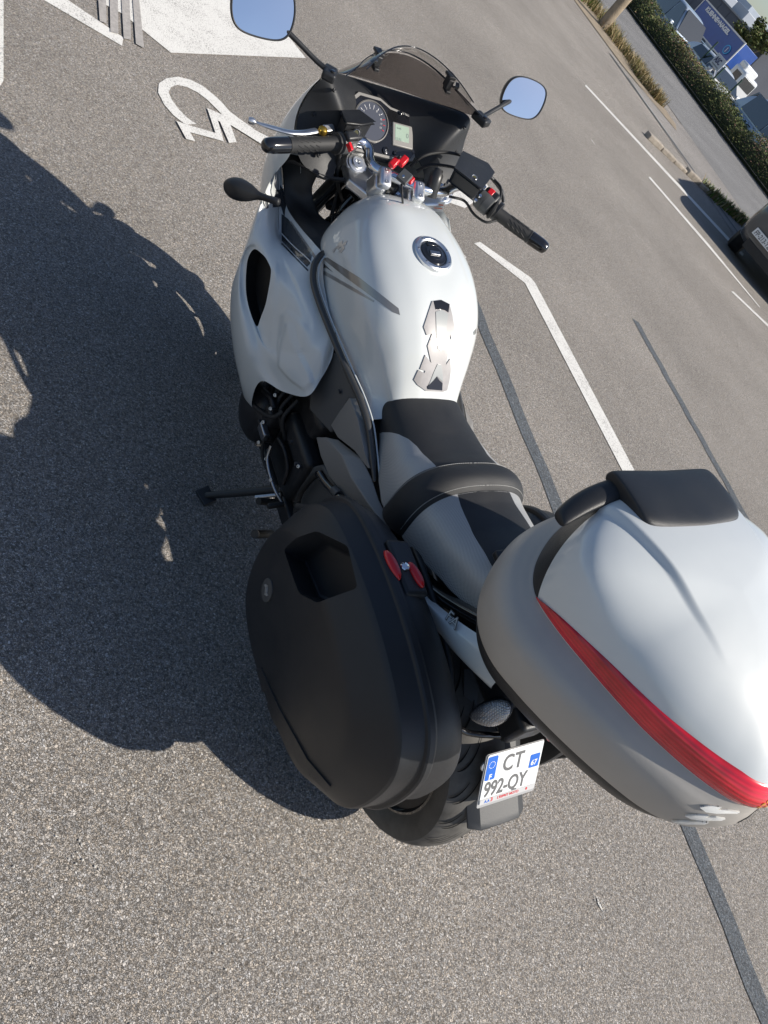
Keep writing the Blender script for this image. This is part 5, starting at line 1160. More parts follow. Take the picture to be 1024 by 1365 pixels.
# outline index 0 is the tail
J = list(range(-int(NP*.285), int(NP*.285)+1)); rows_ = 7
for j in J:
    t = abs(j)/(NP*.285); hgt = .050*(1-t**4.5)+.003
    for i in range(rows_+1):
        z0 = 1.1195+hgt*i/rows_; 
        lo_, hi_ = 8., 40.
        for _ in range(14):
            md = (lo_+hi_)/2
            if lid_pt(cl[j % NP], md).z < z0: lo_ = md
            else: hi_ = md
        q = lid_pt(cl[j % NP], lo_); out_ = (q-CC); out_.z = 0; out_.normalize()
        bulge = .0032+.0018*math.sin(math.pi*i/rows_)
        if i in (0, rows_): bulge = .0005
        V.append(q+out_*bulge+Vector((0,0,bulge*.5)))
for a in range(len(J)-1):
    for i in range(rows_): F.append((a*(rows_+1)+i, a*(rows_+1)+i+1, (a+1)*(rows_+1)+i+1, (a+1)*(rows_+1)+i))
def red_lens():
    m = mat('red_lens', (.50,.006,.012), .16, coat=1.); n = m.node_tree; b = n.nodes['Principled BSDF']
    tc = n.nodes.new('ShaderNodeTexCoord'); sp = n.nodes.new('ShaderNodeSeparateXYZ'); n.links.new(tc.outputs['Object'], sp.inputs[0])
    mu = n.nodes.new('ShaderNodeMath'); mu.operation = 'MULTIPLY'; mu.inputs[1].default_value = 880; n.links.new(sp.outputs[2], mu.inputs[0])
    si = n.nodes.new('ShaderNodeMath'); si.operation = 'SINE'; n.links.new(mu.outputs[0], si.inputs[0])
    no = n.nodes.new('ShaderNodeTexNoise'); no.inputs['Scale'].default_value = 14; n.links.new(tc.outputs['Object'], no.inputs['Vector'])
    ad = n.nodes.new('ShaderNodeMath'); ad.operation = 'MULTIPLY_ADD'; ad.inputs[1].default_value = .08; n.links.new(si.outputs[0], ad.inputs[0]); n.links.new(no.outputs[0], ad.inputs[2])
    cr = n.nodes.new('ShaderNodeValToRGB'); e = cr.color_ramp.elements; e[0].position = .25; e[0].color = (.36,.002,.008,1); e[1].position = .75; e[1].color = (.80,.012,.03,1)
    n.links.new(ad.outputs[0], cr.inputs[0]); n.links.new(cr.outputs[0], b.inputs['Base Color'])
    bp = n.nodes.new('ShaderNodeBump'); bp.inputs['Distance'].default_value = .0006; bp.inputs['Strength'].default_value = .5; n.links.new(si.outputs[0], bp.inputs['Height']); n.links.new(bp.outputs[0], b.inputs['Normal'])
    return m
refl = mk('reflector_band', V, F, red_lens(), autos=40)
AMB = mat('amber_dots', (.75,.30,.03), .3, coat=1)
rfb = bvh_of(refl)
for cx_, cz_ in ((-.028,1.135),(-.012,1.135),(-.028,1.148),(-.012,1.148),(-.020,1.160)):
    h = rfb.find_nearest(Vector((cx_,-.57,cz_))); lathe('reflector_dot', h[0], h[1] if h[1].y < 0 else -h[1], [(-.002,.0040),(.0008,.0036),(.001,0)], AMB, refl, seg=10)
for j in (int(NP*.12),):
    for sg in (-1,): 
        pass
# seam and latch at the tail
sb = bvh_of(band)
LF = ((0.0846, -0.5769, 1.03), (1,0,0), (0,0,1))
drape('latch_seam', [(0.3549, -0.2218), (0.2879, -0.17), (0.115, -0.0758), (0.0136, -0.0203), (-0.031, -0.0105), (-0.0016, -0.0348), (0.0538, -0.0521), (0.1615, -0.1117)], LF, sb, .0006, BLACK, band, res=.008, lift=.0003, eye=STENCIL)
# embossed emblem, slanted bars, beside the latch
EF = ((-0.0155, -0.5554, 1.02), (1,0,0), (0,0,1))
for pl in ([(0.7903, -0.6856), (0.6811, -0.5604), (0.3687, -0.2653), (0.3357, -0.2519), (0.1597, -0.0796), (0.0174, 0.055), (0.0035, 0.0592), (0.1992, -0.1438), (0.4027, -0.3407)],
           [(0.5635, -0.5457), (0.4147, -0.3817), (0.2064, -0.1698), (0.1966, -0.1719), (0.0782, -0.046), (-0.0377, 0.0671), (-0.0452, 0.065), (0.1122, -0.1056), (0.3115, -0.3079)],
           [(0.5223, -0.5586), (0.3902, -0.4146), (0.2113, -0.2262), (0.1386, -0.1435), (-0.0006, 0.0005), (-0.0085, -0.0016), (0.174, -0.2046), (0.3098, -0.3484)]):
    drape('case_emblem', pl, EF, sb, .003, mat('emblem_white', (.86,.85,.80), .45), band, res=.006, lift=.0003, eye=STENCIL)
# backrest pad on the front upper edge
def padrow(pts, h0, h1, d): 
    return [[Vector(p)+Vector((0,dy,dz)) for p in pts] for dy, dz in d]
def padshape(name, xs, prof, m, par=None):
    rows = []
    for x, yo, zo, k in xs: rows.append([(x, yo+y*k, zo+z*k) for y, z in prof])
    return grid(name, rows, m, par, sub=3, closed=True, caps=True)
# low rounded roll across the whole width
roll = [(.034,-.060),(.036,-.030),(.028,-.014),(.008,-.006),(-.014,-.006),(-.027,-.012),(-.031,-.020),(-.030,-.045)]
roll = [(y*.72, (z+.006)*.62-.006) for y, z in roll]
padw = padshape('backrest_wing', [(-.245,-.055,1.222,.50),(-.238,-.050,1.230,.75),(-.20,-.036,1.250,.92),(-.15,-.026,1.266,.98),(-.08,-.020,1.280,1.0),(0,-.018,1.284,1.0),(.08,-.020,1.280,1.0),(.15,-.026,1.266,.98),(.20,-.036,1.250,.92),(.238,-.050,1.230,.75),(.245,-.055,1.222,.50)], roll, CASEB)
pro = [(.040,-.05),(.042,-.022),(.032,-.008),(.0,-.002),(-.050,.004),(-.080,.003),(-.092,-.005),(-.088,-.020)]
padc = padshape('backrest_pad', [(-.134,-.026,1.278,.70),(-.130,-.026,1.281,.90),(-.110,-.030,1.284,.98),(-.05,-.034,1.286,1.02),(0,-.036,1.287,1.03),(.05,-.034,1.286,1.02),(.110,-.030,1.284,.98),(.130,-.026,1.281,.90),(.134,-.026,1.278,.70)], pro, mat('pad_vinyl', (.020,.022,.025), .42, bump=(1200,.5,'voronoi',.0005), var=(10,.15)))

# ------------------------------------------------------------------ panniers
SO = [(.352,.49),(.356,.60),(.332,.70),(.265,.778),(.15,.808),(.0,.815),(-.14,.80),(-.25,.765),(-.315,.69),(-.335,.58),(-.325,.46),(-.275,.375),(-.17,.325),(-.02,.290),(.14,.282),(.265,.318),(.325,.39)]
def pannier(sg, label):
    f = (lambda p: p) if sg < 0 else mir
    base = f((-.32,0,.33)); e = luggage('pannier_case', label, 'pannier', base)
    c0 = (.02,.56); k = len(SO)
    oc = [Vector((y, z, 0)) for y, z in SO]; oc = catmull([oc[-1]]+oc+[oc[0], oc[1]], 6)[6:-6][:6*k]; nn = len(oc)
    def lp_(x, s, dy=0, dz=0, sq=1.): return [Vector(f((x, c0[0]+(p.x-c0[0])*s+dy, c0[1]+(p.y-c0[1])*s*sq+dz))) for p in oc]
    def shell(name, spec, m, capit=True, par=None, **kk):
        V = []; F = []
        for sp in spec: V += lp_(*sp)
        for i in range(len(spec)-1):
            for j in range(nn):
                j2 = (j+1) % nn; q = (i*nn+j, i*nn+j2, (i+1)*nn+j2, (i+1)*nn+j); F.append(q)
        if capit: F.append(tuple(range((len(spec)-1)*nn, len(spec)*nn)))
        F.append(tuple(range(nn))[::-1])
        return mk(name, V, F, m, par, autos=38, **kk)
    body = shell('inner_shell', [(-.206,.84,-.038,-.040),(-.209,.88,-.034,-.036),(-.222,.91,-.026,-.026),(-.255,.94,-.010,-.010),(-.290,.955,0,0),(-.300,.955,0,0)], CASEB)
    # outer shell: lip, stepped shoulder, broad flat face
    spec = [(-.302,.965,0,0),(-.304,.985,0,0),(-.310,.994,0,0),(-.322,.994,0,0),(-.326,.985,0,0),(-.329,.966,0,0),(-.334,.960,0,0),(-.370,.952,0,-.001),(-.378,.948,0,-.001),(-.384,.936,0,-.003),(-.390,.920,.004,-.006),(-.430,.800,.022,-.030),(-.4345,.784,.025,-.033),(-.4375,.765,.026,-.034),(-.441,.70,.024,-.030),(-.448,.50,.018,-.020),(-.453,.28,.012,-.012),(-.455,.08,.008,-.010)]
    outer = shell('outer_shell', spec, CASEB)
    # handle recess cut with a boolean, applied at once
    hp = [Vector(f(p)) for p in ((-0.42, 0.2335, 0.618), (-0.405, 0.2216, 0.7354), (-0.37, 0.1508, 0.7828), (-0.366, 0.0572, 0.7659), (-0.4, 0.0733, 0.672), (-0.42, 0.1184, 0.6329))]
    hc = sum(hp, Vector())/6; hd = Vector((sg*.75,0,.66)); cp = [p+hd*.07+(p-hc)*.1 for p in hp]+[hc+(p-hc)*.86-hd*.052 for p in hp]
    cu = mk('cutter', cp, [tuple(range(6)), tuple(range(6,12))[::-1]]+[(i, (i+1) % 6, (i+1) % 6+6, i+6) for i in range(6)], CASEB, smooth=False)
    bm = bmesh.new(); bm.from_mesh(cu.data); bmesh.ops.recalc_face_normals(bm, faces=bm.faces); bm.to_mesh(cu.data); bm.free()
    bm = bmesh.new(); bm.from_mesh(outer.data); bmesh.ops.recalc_face_normals(bm, faces=bm.faces); bm.to_mesh(outer.data); bm.free()
    bv = cu.modifiers.new('b', 'BEVEL'); bv.width = .009; bv.segments = 4
    bo = outer.modifiers.new('cut', 'BOOLEAN'); bo.object = cu; bo.operation = 'DIFFERENCE'; bo.solver = 'EXACT'
    dg = bpy.context.evaluated_depsgraph_get(); me = bpy.data.meshes.new_from_object(outer.evaluated_get(dg)); outer.modifiers.clear(); outer.data = me
    bpy.data.objects.remove(cu)
    me.polygons.foreach_set('use_smooth', [True]*len(me.polygons)); me.set_sharp_from_angle(angle=R_(20))
    # carrying handle over the recess
    tube('carry_handle', [f((-0.36, 0.3599, 0.6096)), f((-0.362, 0.2791, 0.7124)), f((-0.358, 0.201, 0.7707)), f((-0.352, 0.1207, 0.7762)), f((-0.345, 0.0451, 0.7439))], lambda t: .014-.004*abs(2*t-1), CASEB, seg=16)
    # long raised spine behind the handle and the moulded lower line
    tube('moulded_rib', [f((-.415,.30,.66)), f((-.402,.22,.745)), f((-.396,.02,.770)), f((-.402,-.15,.745)), f((-.405,-.255,.66)), f((-.405,-.285,.55)), f((-.40,-.25,.43))], lambda t: .012, CASEB, seg=12) if 0 else None
    ob = bvh_of(outer); nx = Vector((-sg*-1, 0, 0)) if 0 else Vector((sg, 0, 0))
    fr_ = ((sg*.47, .10, .50), (0, sg*1.0, 0), (0, 0, 1))
    # seam line and sticker line on the lower face
    # emblem
    ce = f((-0.455, 0.1979, 0.5137))
    em = drape('case_badge', ellipse(.026,.034,28), (ce, (0,sg,0), (0,0,1)), ob, .003, DGREY, outer, res=.006, lift=.0002, back=.08)
    for pl in ([(-.014,.002),(-.004,.012),(.004,.014),(.0,.007),(.010,-.002),(.002,-.001),(-.006,.004)], [(.014,-.002),(.004,-.012),(-.004,-.014),(.0,-.007),(-.010,.002),(-.002,.001),(.006,-.004)]):
        drape('badge_mark', [(y*1.1, x*1.1) for x, y in pl], (ce, (0,sg,0), (0,0,1)), ob, .0045, EMBLEM, em, res=.004, lift=.0002)
    fl_ = (f((-0.43, -0.1039, 0.3972)), (0,sg,0), (0,0,1)); pm_ = [(-0.1944, -0.1114), (-0.1828, -0.0686), (-0.0629, -0.0267), (0.0771, 0.0438), (0.1533, 0.1135), (0.1579, 0.0898), (0.077, -0.0016), (-0.0586, -0.0822)]
    drape('moulded_line', pm_, fl_, ob, .004, CASEB, outer, res=.012, lift=.0, back=.10, eye=f(STENCIL))
    # front latch plate with two red catches and lock
    q = lambda y, z, x: Vector(f((x, y, z)))
    lp2 = box('latch_plate', q(.085,.790,-.262), (.070,.135,.026), CASEB, None, ((1,0,sg*.25*-1*-1),(0,1,.0),(0,0,1)), .010)
    def button(c, a, b, yaw):
        c = Vector(c); r = Vector((math.cos(yaw), math.sin(yaw), 0)); u = Vector((0,0,1)).cross(r); V = []; F = []; N = 24
        for s, z in ((1,0),(1,.006),(.9,.011),(.6,.014),(.0,.015)):
            for i in range(N): an = 2*math.pi*i/N; V.append(c+r*a*s*math.cos(an)+u*b*s*math.sin(an)+Vector((0,0,z)))
        for i in range(4):
            for j in range(N): F.append((i*N+j, i*N+(j+1) % N, (i+1)*N+(j+1) % N, (i+1)*N+j))
        return mk('red_catch', V, F, REDP, lp2, autos=50)
    if sg < 0:
        cA, cB, cL_ = (-0.305, 0.0881, 0.805), (-0.2499, 0.0649, 0.795), (-0.2755, 0.0817, 0.805)
        lp2.location = (0,0,0)
        button(cA, .012, .036, .12); button(cB, .0115, .032, .20)
        lathe('pannier_lock', Vector(cL_), (0,.1,1), [(-.01,.0105),(.006,.0105),(.008,.009),(.005,.007),(.005,0)], CHROME, lp2, seg=20)
        prism('white_tab', [(0,0),(.016,.0),(.012,.06),(.004,.06)], (Vector((-0.3302, 0.0634, 0.8)), (1,0,0), (0,1,0)), .004, WHITEM, lp2)
    # rounded shoulder of the inner shell towards the rear
    if sg > 0: e.location = Vector(e.location)+Vector((.012,.0,-.085))
    return e
pannier(-1, 'black hard pannier with handle recess and red catches on the near side of the motorcycle')
pannier(1, 'black hard pannier hung on the far side of the motorcycle under the top case')
FRAME[0] = None; FRAME[1] = Vector((0,0,0))
# ------------------------------------------------------------------ beyond the parking lot
KERB = mat('kerb_concrete', (.34,.30,.25), .85, bump=(60,.7,'noise',.01), var=(8,.35))
def kerb_run(name, p0, p1, n, w_, h, label, cat='kerb', broken=True):
    p0, p1 = Vector((*p0, 0)), Vector((*p1, 0)); d = (p1-p0); ln = d.length/n; d.normalize(); s_ = Vector((-d.y, d.x, 0))
    e = empty(name, label, cat, p0); FRAME[0] = e; FRAME[1] = p0.copy(); 
    for i in range(n):
        c = p0+d*ln*(i+.5); hh = h*random.uniform(.6,1.05) if broken else h
        box('kerbstone', c+Vector((random.uniform(-.02,.02), random.uniform(-.02,.02), hh/2-.01)), (ln*.96, w_*random.uniform(.85,1.1), hh), KERB, e, (d+s_*random.uniform(-.03,.03), s_, (0,0,1)), .02)
    FRAME[0] = None; FRAME[1] = Vector((0,0,0)); return e
kerb_run('kerb_island', (10.55,9.42), (14.1,8.55), 9, .17, .11, 'broken low kerb of worn stones between the bay lines and the pavement')
kerb_run('kerb_edging', (15.0,12.4), (19.5,19.8), 16, .10, .06, 'thin worn edging stones along the dry verge') if 0 else None
# grass and weeds
def blades(name, spots, cols, hmin, hmax, n, wd, lean=.5, label=None, cat=None, kind=None):
    V = []; F = []; fm = []
    for i in range(n):
        x, y, z = spots(i); h = random.uniform(hmin, hmax); a = random.uniform(0, 6.28); l = random.uniform(0, lean)*h; w_ = wd*random.uniform(.6,1.4)
        dx, dy = math.cos(a), math.sin(a); b0 = len(V)
        V += [(x-dy*w_, y+dx*w_, z), (x+dy*w_, y-dx*w_, z), (x+dx*l*.4+dy*w_*.8, y+dy*l*.4-dx*w_*.8, z+h*.6), (x+dx*l*.4-dy*w_*.8, y+dy*l*.4+dx*w_*.8, z+h*.6), (x+dx*l, y+dy*l, z+h)]
        F += [(b0, b0+1, b0+2, b0+3), (b0+3, b0+2, b0+4)]; c = random.randrange(len(cols)); fm += [c, c]
    o = mk(name, V, F, None, mats=cols, fmat=fm, smooth=False, label=label, kind=kind)
    if cat: o['category'] = cat
    return o
def leafm(name, c): return mat(name, c, .7, spec=.3)
DRY = [leafm('dry_grass_a', (.34,.25,.12)), leafm('dry_grass_b', (.26,.20,.10)), leafm('dry_grass_c', (.40,.32,.18)), leafm('grass_green', (.10,.12,.03))]
GRN = [leafm('weed_a', (.06,.12,.02)), leafm('weed_b', (.10,.17,.03)), leafm('weed_c', (.15,.18,.05))]
def sp_verge(i):
    t = random.random()**1.1; y = 13.2+t*9.5; s = 11.7+random.gauss(0, .30)*(.35+t)+.15*math.sin(y*3)+.25*t; return (s+.22*y, y, .0)
SOIL = mat('dry_soil', (.27,.22,.16), .95, bump=(40,.8,'noise',.02), var=(5,.3))
struct(sheet('dry_verge', [(11.2+.22*12.5+.4, 12.0), (12.2+.22*12.5,12.6), (12.3+.22*23,23), (9.6+.22*23,23), (10.1+.22*17,17), (10.6+.22*14,14)], .013, SOIL))
blades('dry_grass', sp_verge, DRY, .04, .30, 7500, .007, 1.2, 'tall straw coloured dry grass on the verge at the foot of the pole', None, 'stuff')
blades('verge_weeds', lambda i: (10.2+.22*16.5+random.gauss(0,.5)+random.random()*.4, 17.5+random.random()*5, 0), GRN+DRY[:2], .15, .7, 7000, .009, .6, 'green and straw coloured scrub behind the pole', None, 'stuff')
def sp_isl(i):
    t = random.random()**.7; t = min(1, t+.05*math.sin(t*31)); return (12.3+t*1.7+random.gauss(0,.05+.05*math.sin(t*17)**2), 8.98-t*.42+random.gauss(0,.06+.07*math.sin(t*13)**2), 0.0)
blades('kerb_weeds', sp_isl, GRN+DRY[1:3], .02, .20, 2300, .010, 1.4, 'green weeds growing along the broken kerb', None, 'stuff')
# wooden pole
WOOD = mat('weathered_wood', (.30,.24,.17), .85, bump=(30,.7,'noise',.01), var=(6,.25))
pole = empty('utility_pole', 'weathered wooden utility pole standing in dry grass beside the pavement', 'utility pole', (14.95,16.55,0)); FRAME[0] = pole; FRAME[1] = Vector((14.95,16.55,0))
lathe('pole_shaft', (14.95,16.55,-.2), (0,0,1), [(0,.15),(1,.145),(4,.13),(8,.11),(8.02,.0)], WOOD, seg=20)
box('cross_arm', (14.95,16.55,7.6), (.10,1.4,.10), WOOD, bevel=.01)
for q in (-.6, 0, .6): lathe('insulator', (14.95,16.55+q,7.65), (0,0,1), [(0,.02),(.04,.02),(.06,.05),(.12,.045),(.15,.02),(.15,0)], mat('brown_ceramic', (.15,.06,.03), .2), seg=12)
FRAME[0] = None; FRAME[1] = Vector((0,0,0))
# hedge
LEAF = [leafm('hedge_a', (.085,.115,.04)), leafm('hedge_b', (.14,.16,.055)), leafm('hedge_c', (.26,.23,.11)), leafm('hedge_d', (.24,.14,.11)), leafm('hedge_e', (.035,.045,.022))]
def foliage(name, pts_fn, n, size, cols, wts, par=None, label=None, cat=None, kind=None):
    V = []; F = []; fm = []
    for i in range(n):
        (x, y, z), tone = pts_fn(i); s = size*random.uniform(.6,1.5)
        a, b = random.uniform(0, 6.28), random.uniform(-1.2, 1.2); u = Vector((math.cos(a), math.sin(a), 0)); v = Vector((-math.sin(a)*math.cos(b), math.cos(a)*math.cos(b), math.sin(b))); p = Vector((x, y, z)); b0 = len(V)
        V += [p-u*s, p-v*s*.5, p+u*s, p+v*s*.5]; F.append((b0, b0+1, b0+2, b0+3))
        fm.append(random.choices(range(len(cols)), wts(tone))[0])
    o = mk(name, V, F, None, par, mats=cols, fmat=fm, smooth=False, label=label, kind=kind)
    if cat: o['category'] = cat
    return o
def lump(y): return .12*math.sin(y*1.7)+.09*math.sin(y*3.9+1)+.06*math.sin(y*9.1)
def hedge_pt(y0, y1, s0, s1, z1):
    def fn(i):
        y = random.uniform(y0, y1); s = random.uniform(0, 1); H = z1+lump(y)*(.6+.6*math.sin(y*.8)); zz = random.random()**.6*H
        # keep to the shell of the volume most of the time
        if random.random() < .55: s = random.choice((0, 0, 1))+random.gauss(0, .09)
        else: zz = H+random.gauss(0, .05)
        bulge = .16*math.sin(math.pi*max(0, min(1, zz/max(H, .1))))
        x = s0+(s1-s0)*s+(-bulge if s < .5 else bulge)+.22*y
        return (x, y, zz+terrain(x, y)), (y, zz/H)
    return fn
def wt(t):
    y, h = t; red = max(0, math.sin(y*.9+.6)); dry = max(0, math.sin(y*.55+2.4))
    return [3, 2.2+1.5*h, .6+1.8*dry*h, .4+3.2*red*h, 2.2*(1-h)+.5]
hed = empty('clipped_hedge', 'long low hedge of green and reddish leaves between the road and the parked cars', 'hedge', (19.6+.22*15, 15, 0)); FRAME[0] = hed; FRAME[1] = Vector(hed.location)
hs0 = 19.45
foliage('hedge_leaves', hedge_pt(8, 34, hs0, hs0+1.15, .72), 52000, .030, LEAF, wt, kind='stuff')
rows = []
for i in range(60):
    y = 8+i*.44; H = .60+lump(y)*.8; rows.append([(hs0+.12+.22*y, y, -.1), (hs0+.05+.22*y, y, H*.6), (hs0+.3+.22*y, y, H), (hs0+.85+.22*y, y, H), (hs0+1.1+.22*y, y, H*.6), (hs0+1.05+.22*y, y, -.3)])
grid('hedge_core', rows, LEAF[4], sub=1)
FRAME[0] = None; FRAME[1] = Vector((0,0,0))
strip('kerb_strip', 19.15, 19.38, -20, 60, .10, mat('dark_kerb', (.07,.07,.07), .9, var=(4,.3)))
# grass bank behind the hedge
def slope_strip(name, a0, a1, y0, y1, dz, m):
    V = []; F = []; n = 30
    for i in range(n+1):
        y = y0+(y1-y0)*i/n
        for a in (a0, (a0+a1)/2, a1): x = a+.22*y; V.append((x, y, terrain(x, y)+dz))
    for i in range(n):
        for j in range(2): F.append((3*i+j, 3*i+j+1, 3*i+j+4, 3*i+j+3))
    return struct(mk(name, V, F, m, smooth=False))
GRASSM = mat('lawn', (.10,.12,.035), .9, bump=(25,.8,'noise',.05), var=(1.2,.35))
slope_strip('grass_bank', 24.6, 27.5, -10, 60, .02, GRASSM)

# ------------------------------------------------------------------ cars
GLASSC = mat('car_glass', (.025,.032,.038), .06, coat=1, spec=.8)
def carpaint(n, c): return mat(n, c, .25, coat=1, metal=.15)
def car(name, label, loc, rz, paint, kind='car', group=None, plate=None):
    e = empty(name, label, 'car' if kind != 'van' else 'van', loc, (0,0,rz), group); FRAME[0] = e; FRAME[1] = Vector((0,0,0))
    L_, W_ = (4.3, 1.78) if kind == 'car' else ((4.5, 1.84) if kind == 'suv' else (4.4, 1.82))
    HH = {'car': 1.46, 'suv': 1.66, 'van': 1.83}[kind]; h = L_/2; w2 = W_/2
    # body stations: y (front +), bottom, beltline height, half width
    bs = [(h,.34,.58,.62),(h-.06,.26,.68,.74),(h-.25,.22,.76,.84),(h-.7,.20,.88,.89),(h-1.15,.20,.97,.89),(0,.19,1.0,.89),(-h+.9,.20,1.02,.89),(-h+.3,.24,1.02,.87),(-h+.06,.30,.96,.80),(-h,.38,.80,.70)]
    if kind == 'suv': bs = [(h,.30,.82,.72),(h-.06,.24,.92,.82),(h-.25,.22,1.0,.87),(h-.7,.22,1.06,.89)]+[(y, b, t+.08, wv) for y, b, t, wv in bs[4:]]
    rows = []
    for y, b, t, wv in bs:
        ww = w2*wv/.89; rows.append([(-ww*.80,y,b),(-ww*.97,y,b+.10),(-ww,y,(b+t)/2),(-ww*.97,y,t-.06),(-ww*.88,y,t),(-ww*.4,y,t+.03),(ww*.4,y,t+.03),(ww*.88,y,t),(ww*.97,y,t-.06),(ww,y,(b+t)/2),(ww*.97,y,b+.10),(ww*.80,y,b)])
    body = grid('body', rows, paint, sub=2, closed=True, caps=True)
    f0 = h-1.05 if kind != 'van' else h-.75; r0 = -h+.25 if kind != 'car' else -h+.45
    cab = [(f0,.96,.99,.74),(f0-.62,HH-.08,HH-.06,.60),(f0-.95,HH-.01,HH,.58),(0,HH,HH+.02,.59),(r0+.5,HH-.03,HH-.01,.58),(r0+.1,1.2,1.22,.66),(r0-.05,1.0,1.0,.72)]
    rows = []
    for y, t, tc, wv in cab:
        ww = w2*wv/.80; lo = .94; k = (t-lo)/(HH-lo); wl = w2*.90
        rows.append([(-wl*.98,y,lo),(-wl+(wl-ww)*.5*max(k,.02),y,lo+(t-lo)*.5),(-ww if k > .3 else -wl*.96,y,t-.03*k),(-ww*.8,y,t+.01*k),(0,y,tc),(ww*.8,y,t+.01*k),(ww if k > .3 else wl*.96,y,t-.03*k),(wl-(wl-ww)*.5*max(k,.02),y,lo+(t-lo)*.5),(wl*.98,y,lo)])
    cabo = grid('cabin', rows, paint, sub=2)
    # windows
    def quad(nm, p, m=GLASSC, th=.012):
        p = [Vector(q) for q in p]; n = (p[1]-p[0]).cross(p[2]-p[0]).normalized(); c = sum(p, Vector())/len(p)
        if n.dot(c-Vector((0,c.y*.5,.8))) < 0: n = -n
        k = len(p); a = list(range(k)); V = [q+n*th for q in p]+[q-n*.03 for q in p]
        return mk(nm, V, [tuple(a), tuple(i+k for i in a[::-1])]+[(i, (i+1) % k, (i+1) % k+k, i+k) for i in a], m, bevel=.004, autos=40)
    wt_, wb = w2*.735, w2*.885
    quad('windscreen', [(-w2*.80,f0-.06,1.02),(w2*.80,f0-.06,1.02),(w2*.66,f0-.60,HH-.09),(-w2*.66,f0-.60,HH-.09)], th=.03)
    quad('rear_window', [(-w2*.70,r0+.02,1.08),(w2*.70,r0+.02,1.08),(w2*.60,r0+.35,HH-.12),(-w2*.60,r0+.35,HH-.12)], th=.03)
    for sx in (-1, 1):
        quad('side_window', [(sx*wb,f0-.18,1.03),(sx*wb,.18,1.03),(sx*wt_,.18,HH-.10),(sx*wt_,f0-.72,HH-.10)], th=.022)
        quad('side_window', [(sx*wb,.10,1.03),(sx*wb,r0+.55,1.05),(sx*wt_,r0+.62,HH-.11),(sx*wt_,.10,HH-.10)], th=.022)
        quad('headlight', [(sx*w2*.52,h-.08,.60),(sx*w2*.90,h-.30,.66),(sx*w2*.88,h-.34,.80),(sx*w2*.56,h-.16,.74)], LENSC, .02)
        quad('tail_light', [(sx*w2*.66,-h+.02,.74),(sx*w2*.92,-h+.16,.76),(sx*w2*.92,-h+.18,.98),(sx*w2*.68,-h+.06,.96)], REDP, .02)
        mm = box('door_mirror', (sx*(w2+.10),f0-.35,1.06), (.20,.10,.13), paint, bevel=.03)
        box('door_handle', (sx*(w2*.985),-.35,.90), (.02,.18,.03), BLACK, bevel=.006)
        for yy in (h-.82, -h+.78):
            tw = lathe('wheel', (sx*(w2-.26),yy,.31), (sx,0,0), [(0,.20),(0,.29),(.03,.31),(.17,.31),(.20,.29),(.20,.21),(.18,.20),(.17,.05),(.19,.04),(.19,0)], TYRE, seg=28)
            lathe('wheel_rim', (sx*(w2-.065),yy,.31), (sx,0,0), [(-.03,.21),(-.004,.21),(-.012,.19),(-.03,.15),(-.012,.05),(-.012,0)], ALU, tw, seg=28)
            lathe('wheel_arch', (sx*(w2-.30),yy,.33), (sx,0,0), [(0,.35),(.19,.35)], BLACK, body, seg=28)
    gz_ = .12 if kind == 'suv' else 0
    quad('grille', [(-w2*.50,h-.01,.42+gz_),(w2*.50,h-.01,.42+gz_),(w2*.46,h-.03,.56+gz_),(-w2*.46,h-.03,.56+gz_)], BLACK, .02)
    quad('lower_bumper', [(-w2*.66,h-.02,.24),(w2*.66,h-.02,.24),(w2*.68,h-.02,.36),(-w2*.68,h-.02,.36)], BLACK, .025)
    px_o = .40 if plate else 0
    pl = box('number_plate', (px_o,h+.035,.50), (.52,.015,.11), PLATEW, bevel=.003)
    if plate:
        text('plate_letters', plate, ((px_o+.235,h+.043,.462), (-1,0,0), (0,0,1)), .10, INK, pl, sx=.78, bold=.002, z=.001)
    FRAME[0] = None; return e
CW = carpaint('car_white', (.72,.74,.76)); CS = carpaint('car_silver', (.40,.47,.56)); CG = carpaint('car_grey', (.06,.065,.072)); CB = carpaint('car_blue', (.16,.22,.30)); CD = carpaint('car_dark', (.03,.035,.045))
rz0 = -math.atan(.22)
def carpos(s, y): x = s+.22*y; return (x, y, terrain(x, y)-.01)
G1 = 'cars parked behind the hedge'
car('parked_car', 'white car behind the hedge, the one farthest up the row', carpos(21.9,31.2), rz0+math.pi, CW, 'car', G1)
car('parked_car', 'silver blue car behind the hedge, second from the top of the row', carpos(21.8,26.4), rz0+math.pi, CS, 'van', G1)
car('parked_car', 'white car in front of the small white sign behind the hedge', carpos(21.7,22.2), rz0+math.pi, CW, 'car', G1)
car('parked_car', 'pale silver van behind the hedge, nearest of the row', carpos(21.5,17.4), rz0+math.pi, CS, 'van', G1)
car('parked_car', 'blue grey car at the near end of the hedge, cut by the photo edge', carpos(21.6,12.6), rz0+math.pi, CB, 'car', G1)
# the grey car on the right edge
car('parked_car', 'grey car at the right edge of the lot facing the motorcycle, number plate in view', (12.56,6.72,0), R_(115.5), CG, 'suv', None, 'FP-213-TZ')
# second row, farther
G2 = 'cars and vans in the far yard'
for i, (s, y, m, k_, lab) in enumerate(((33,44,CD,'car','dark car beyond the billboard trailer, upper left'),(34,37.5,CD,'suv','dark car partly hidden behind the blue trailer'),(36,24,CD,'suv','dark van in the yard to the right of the lorry cab'),(33,20.6,CB,'car','blue grey car in the yard below the blue container'),(37,19.8,CW,'van','white van in the yard at the right edge'))):
    car('distant_car', lab, carpos(s, y), rz0+.4*i, m, k_, G2)

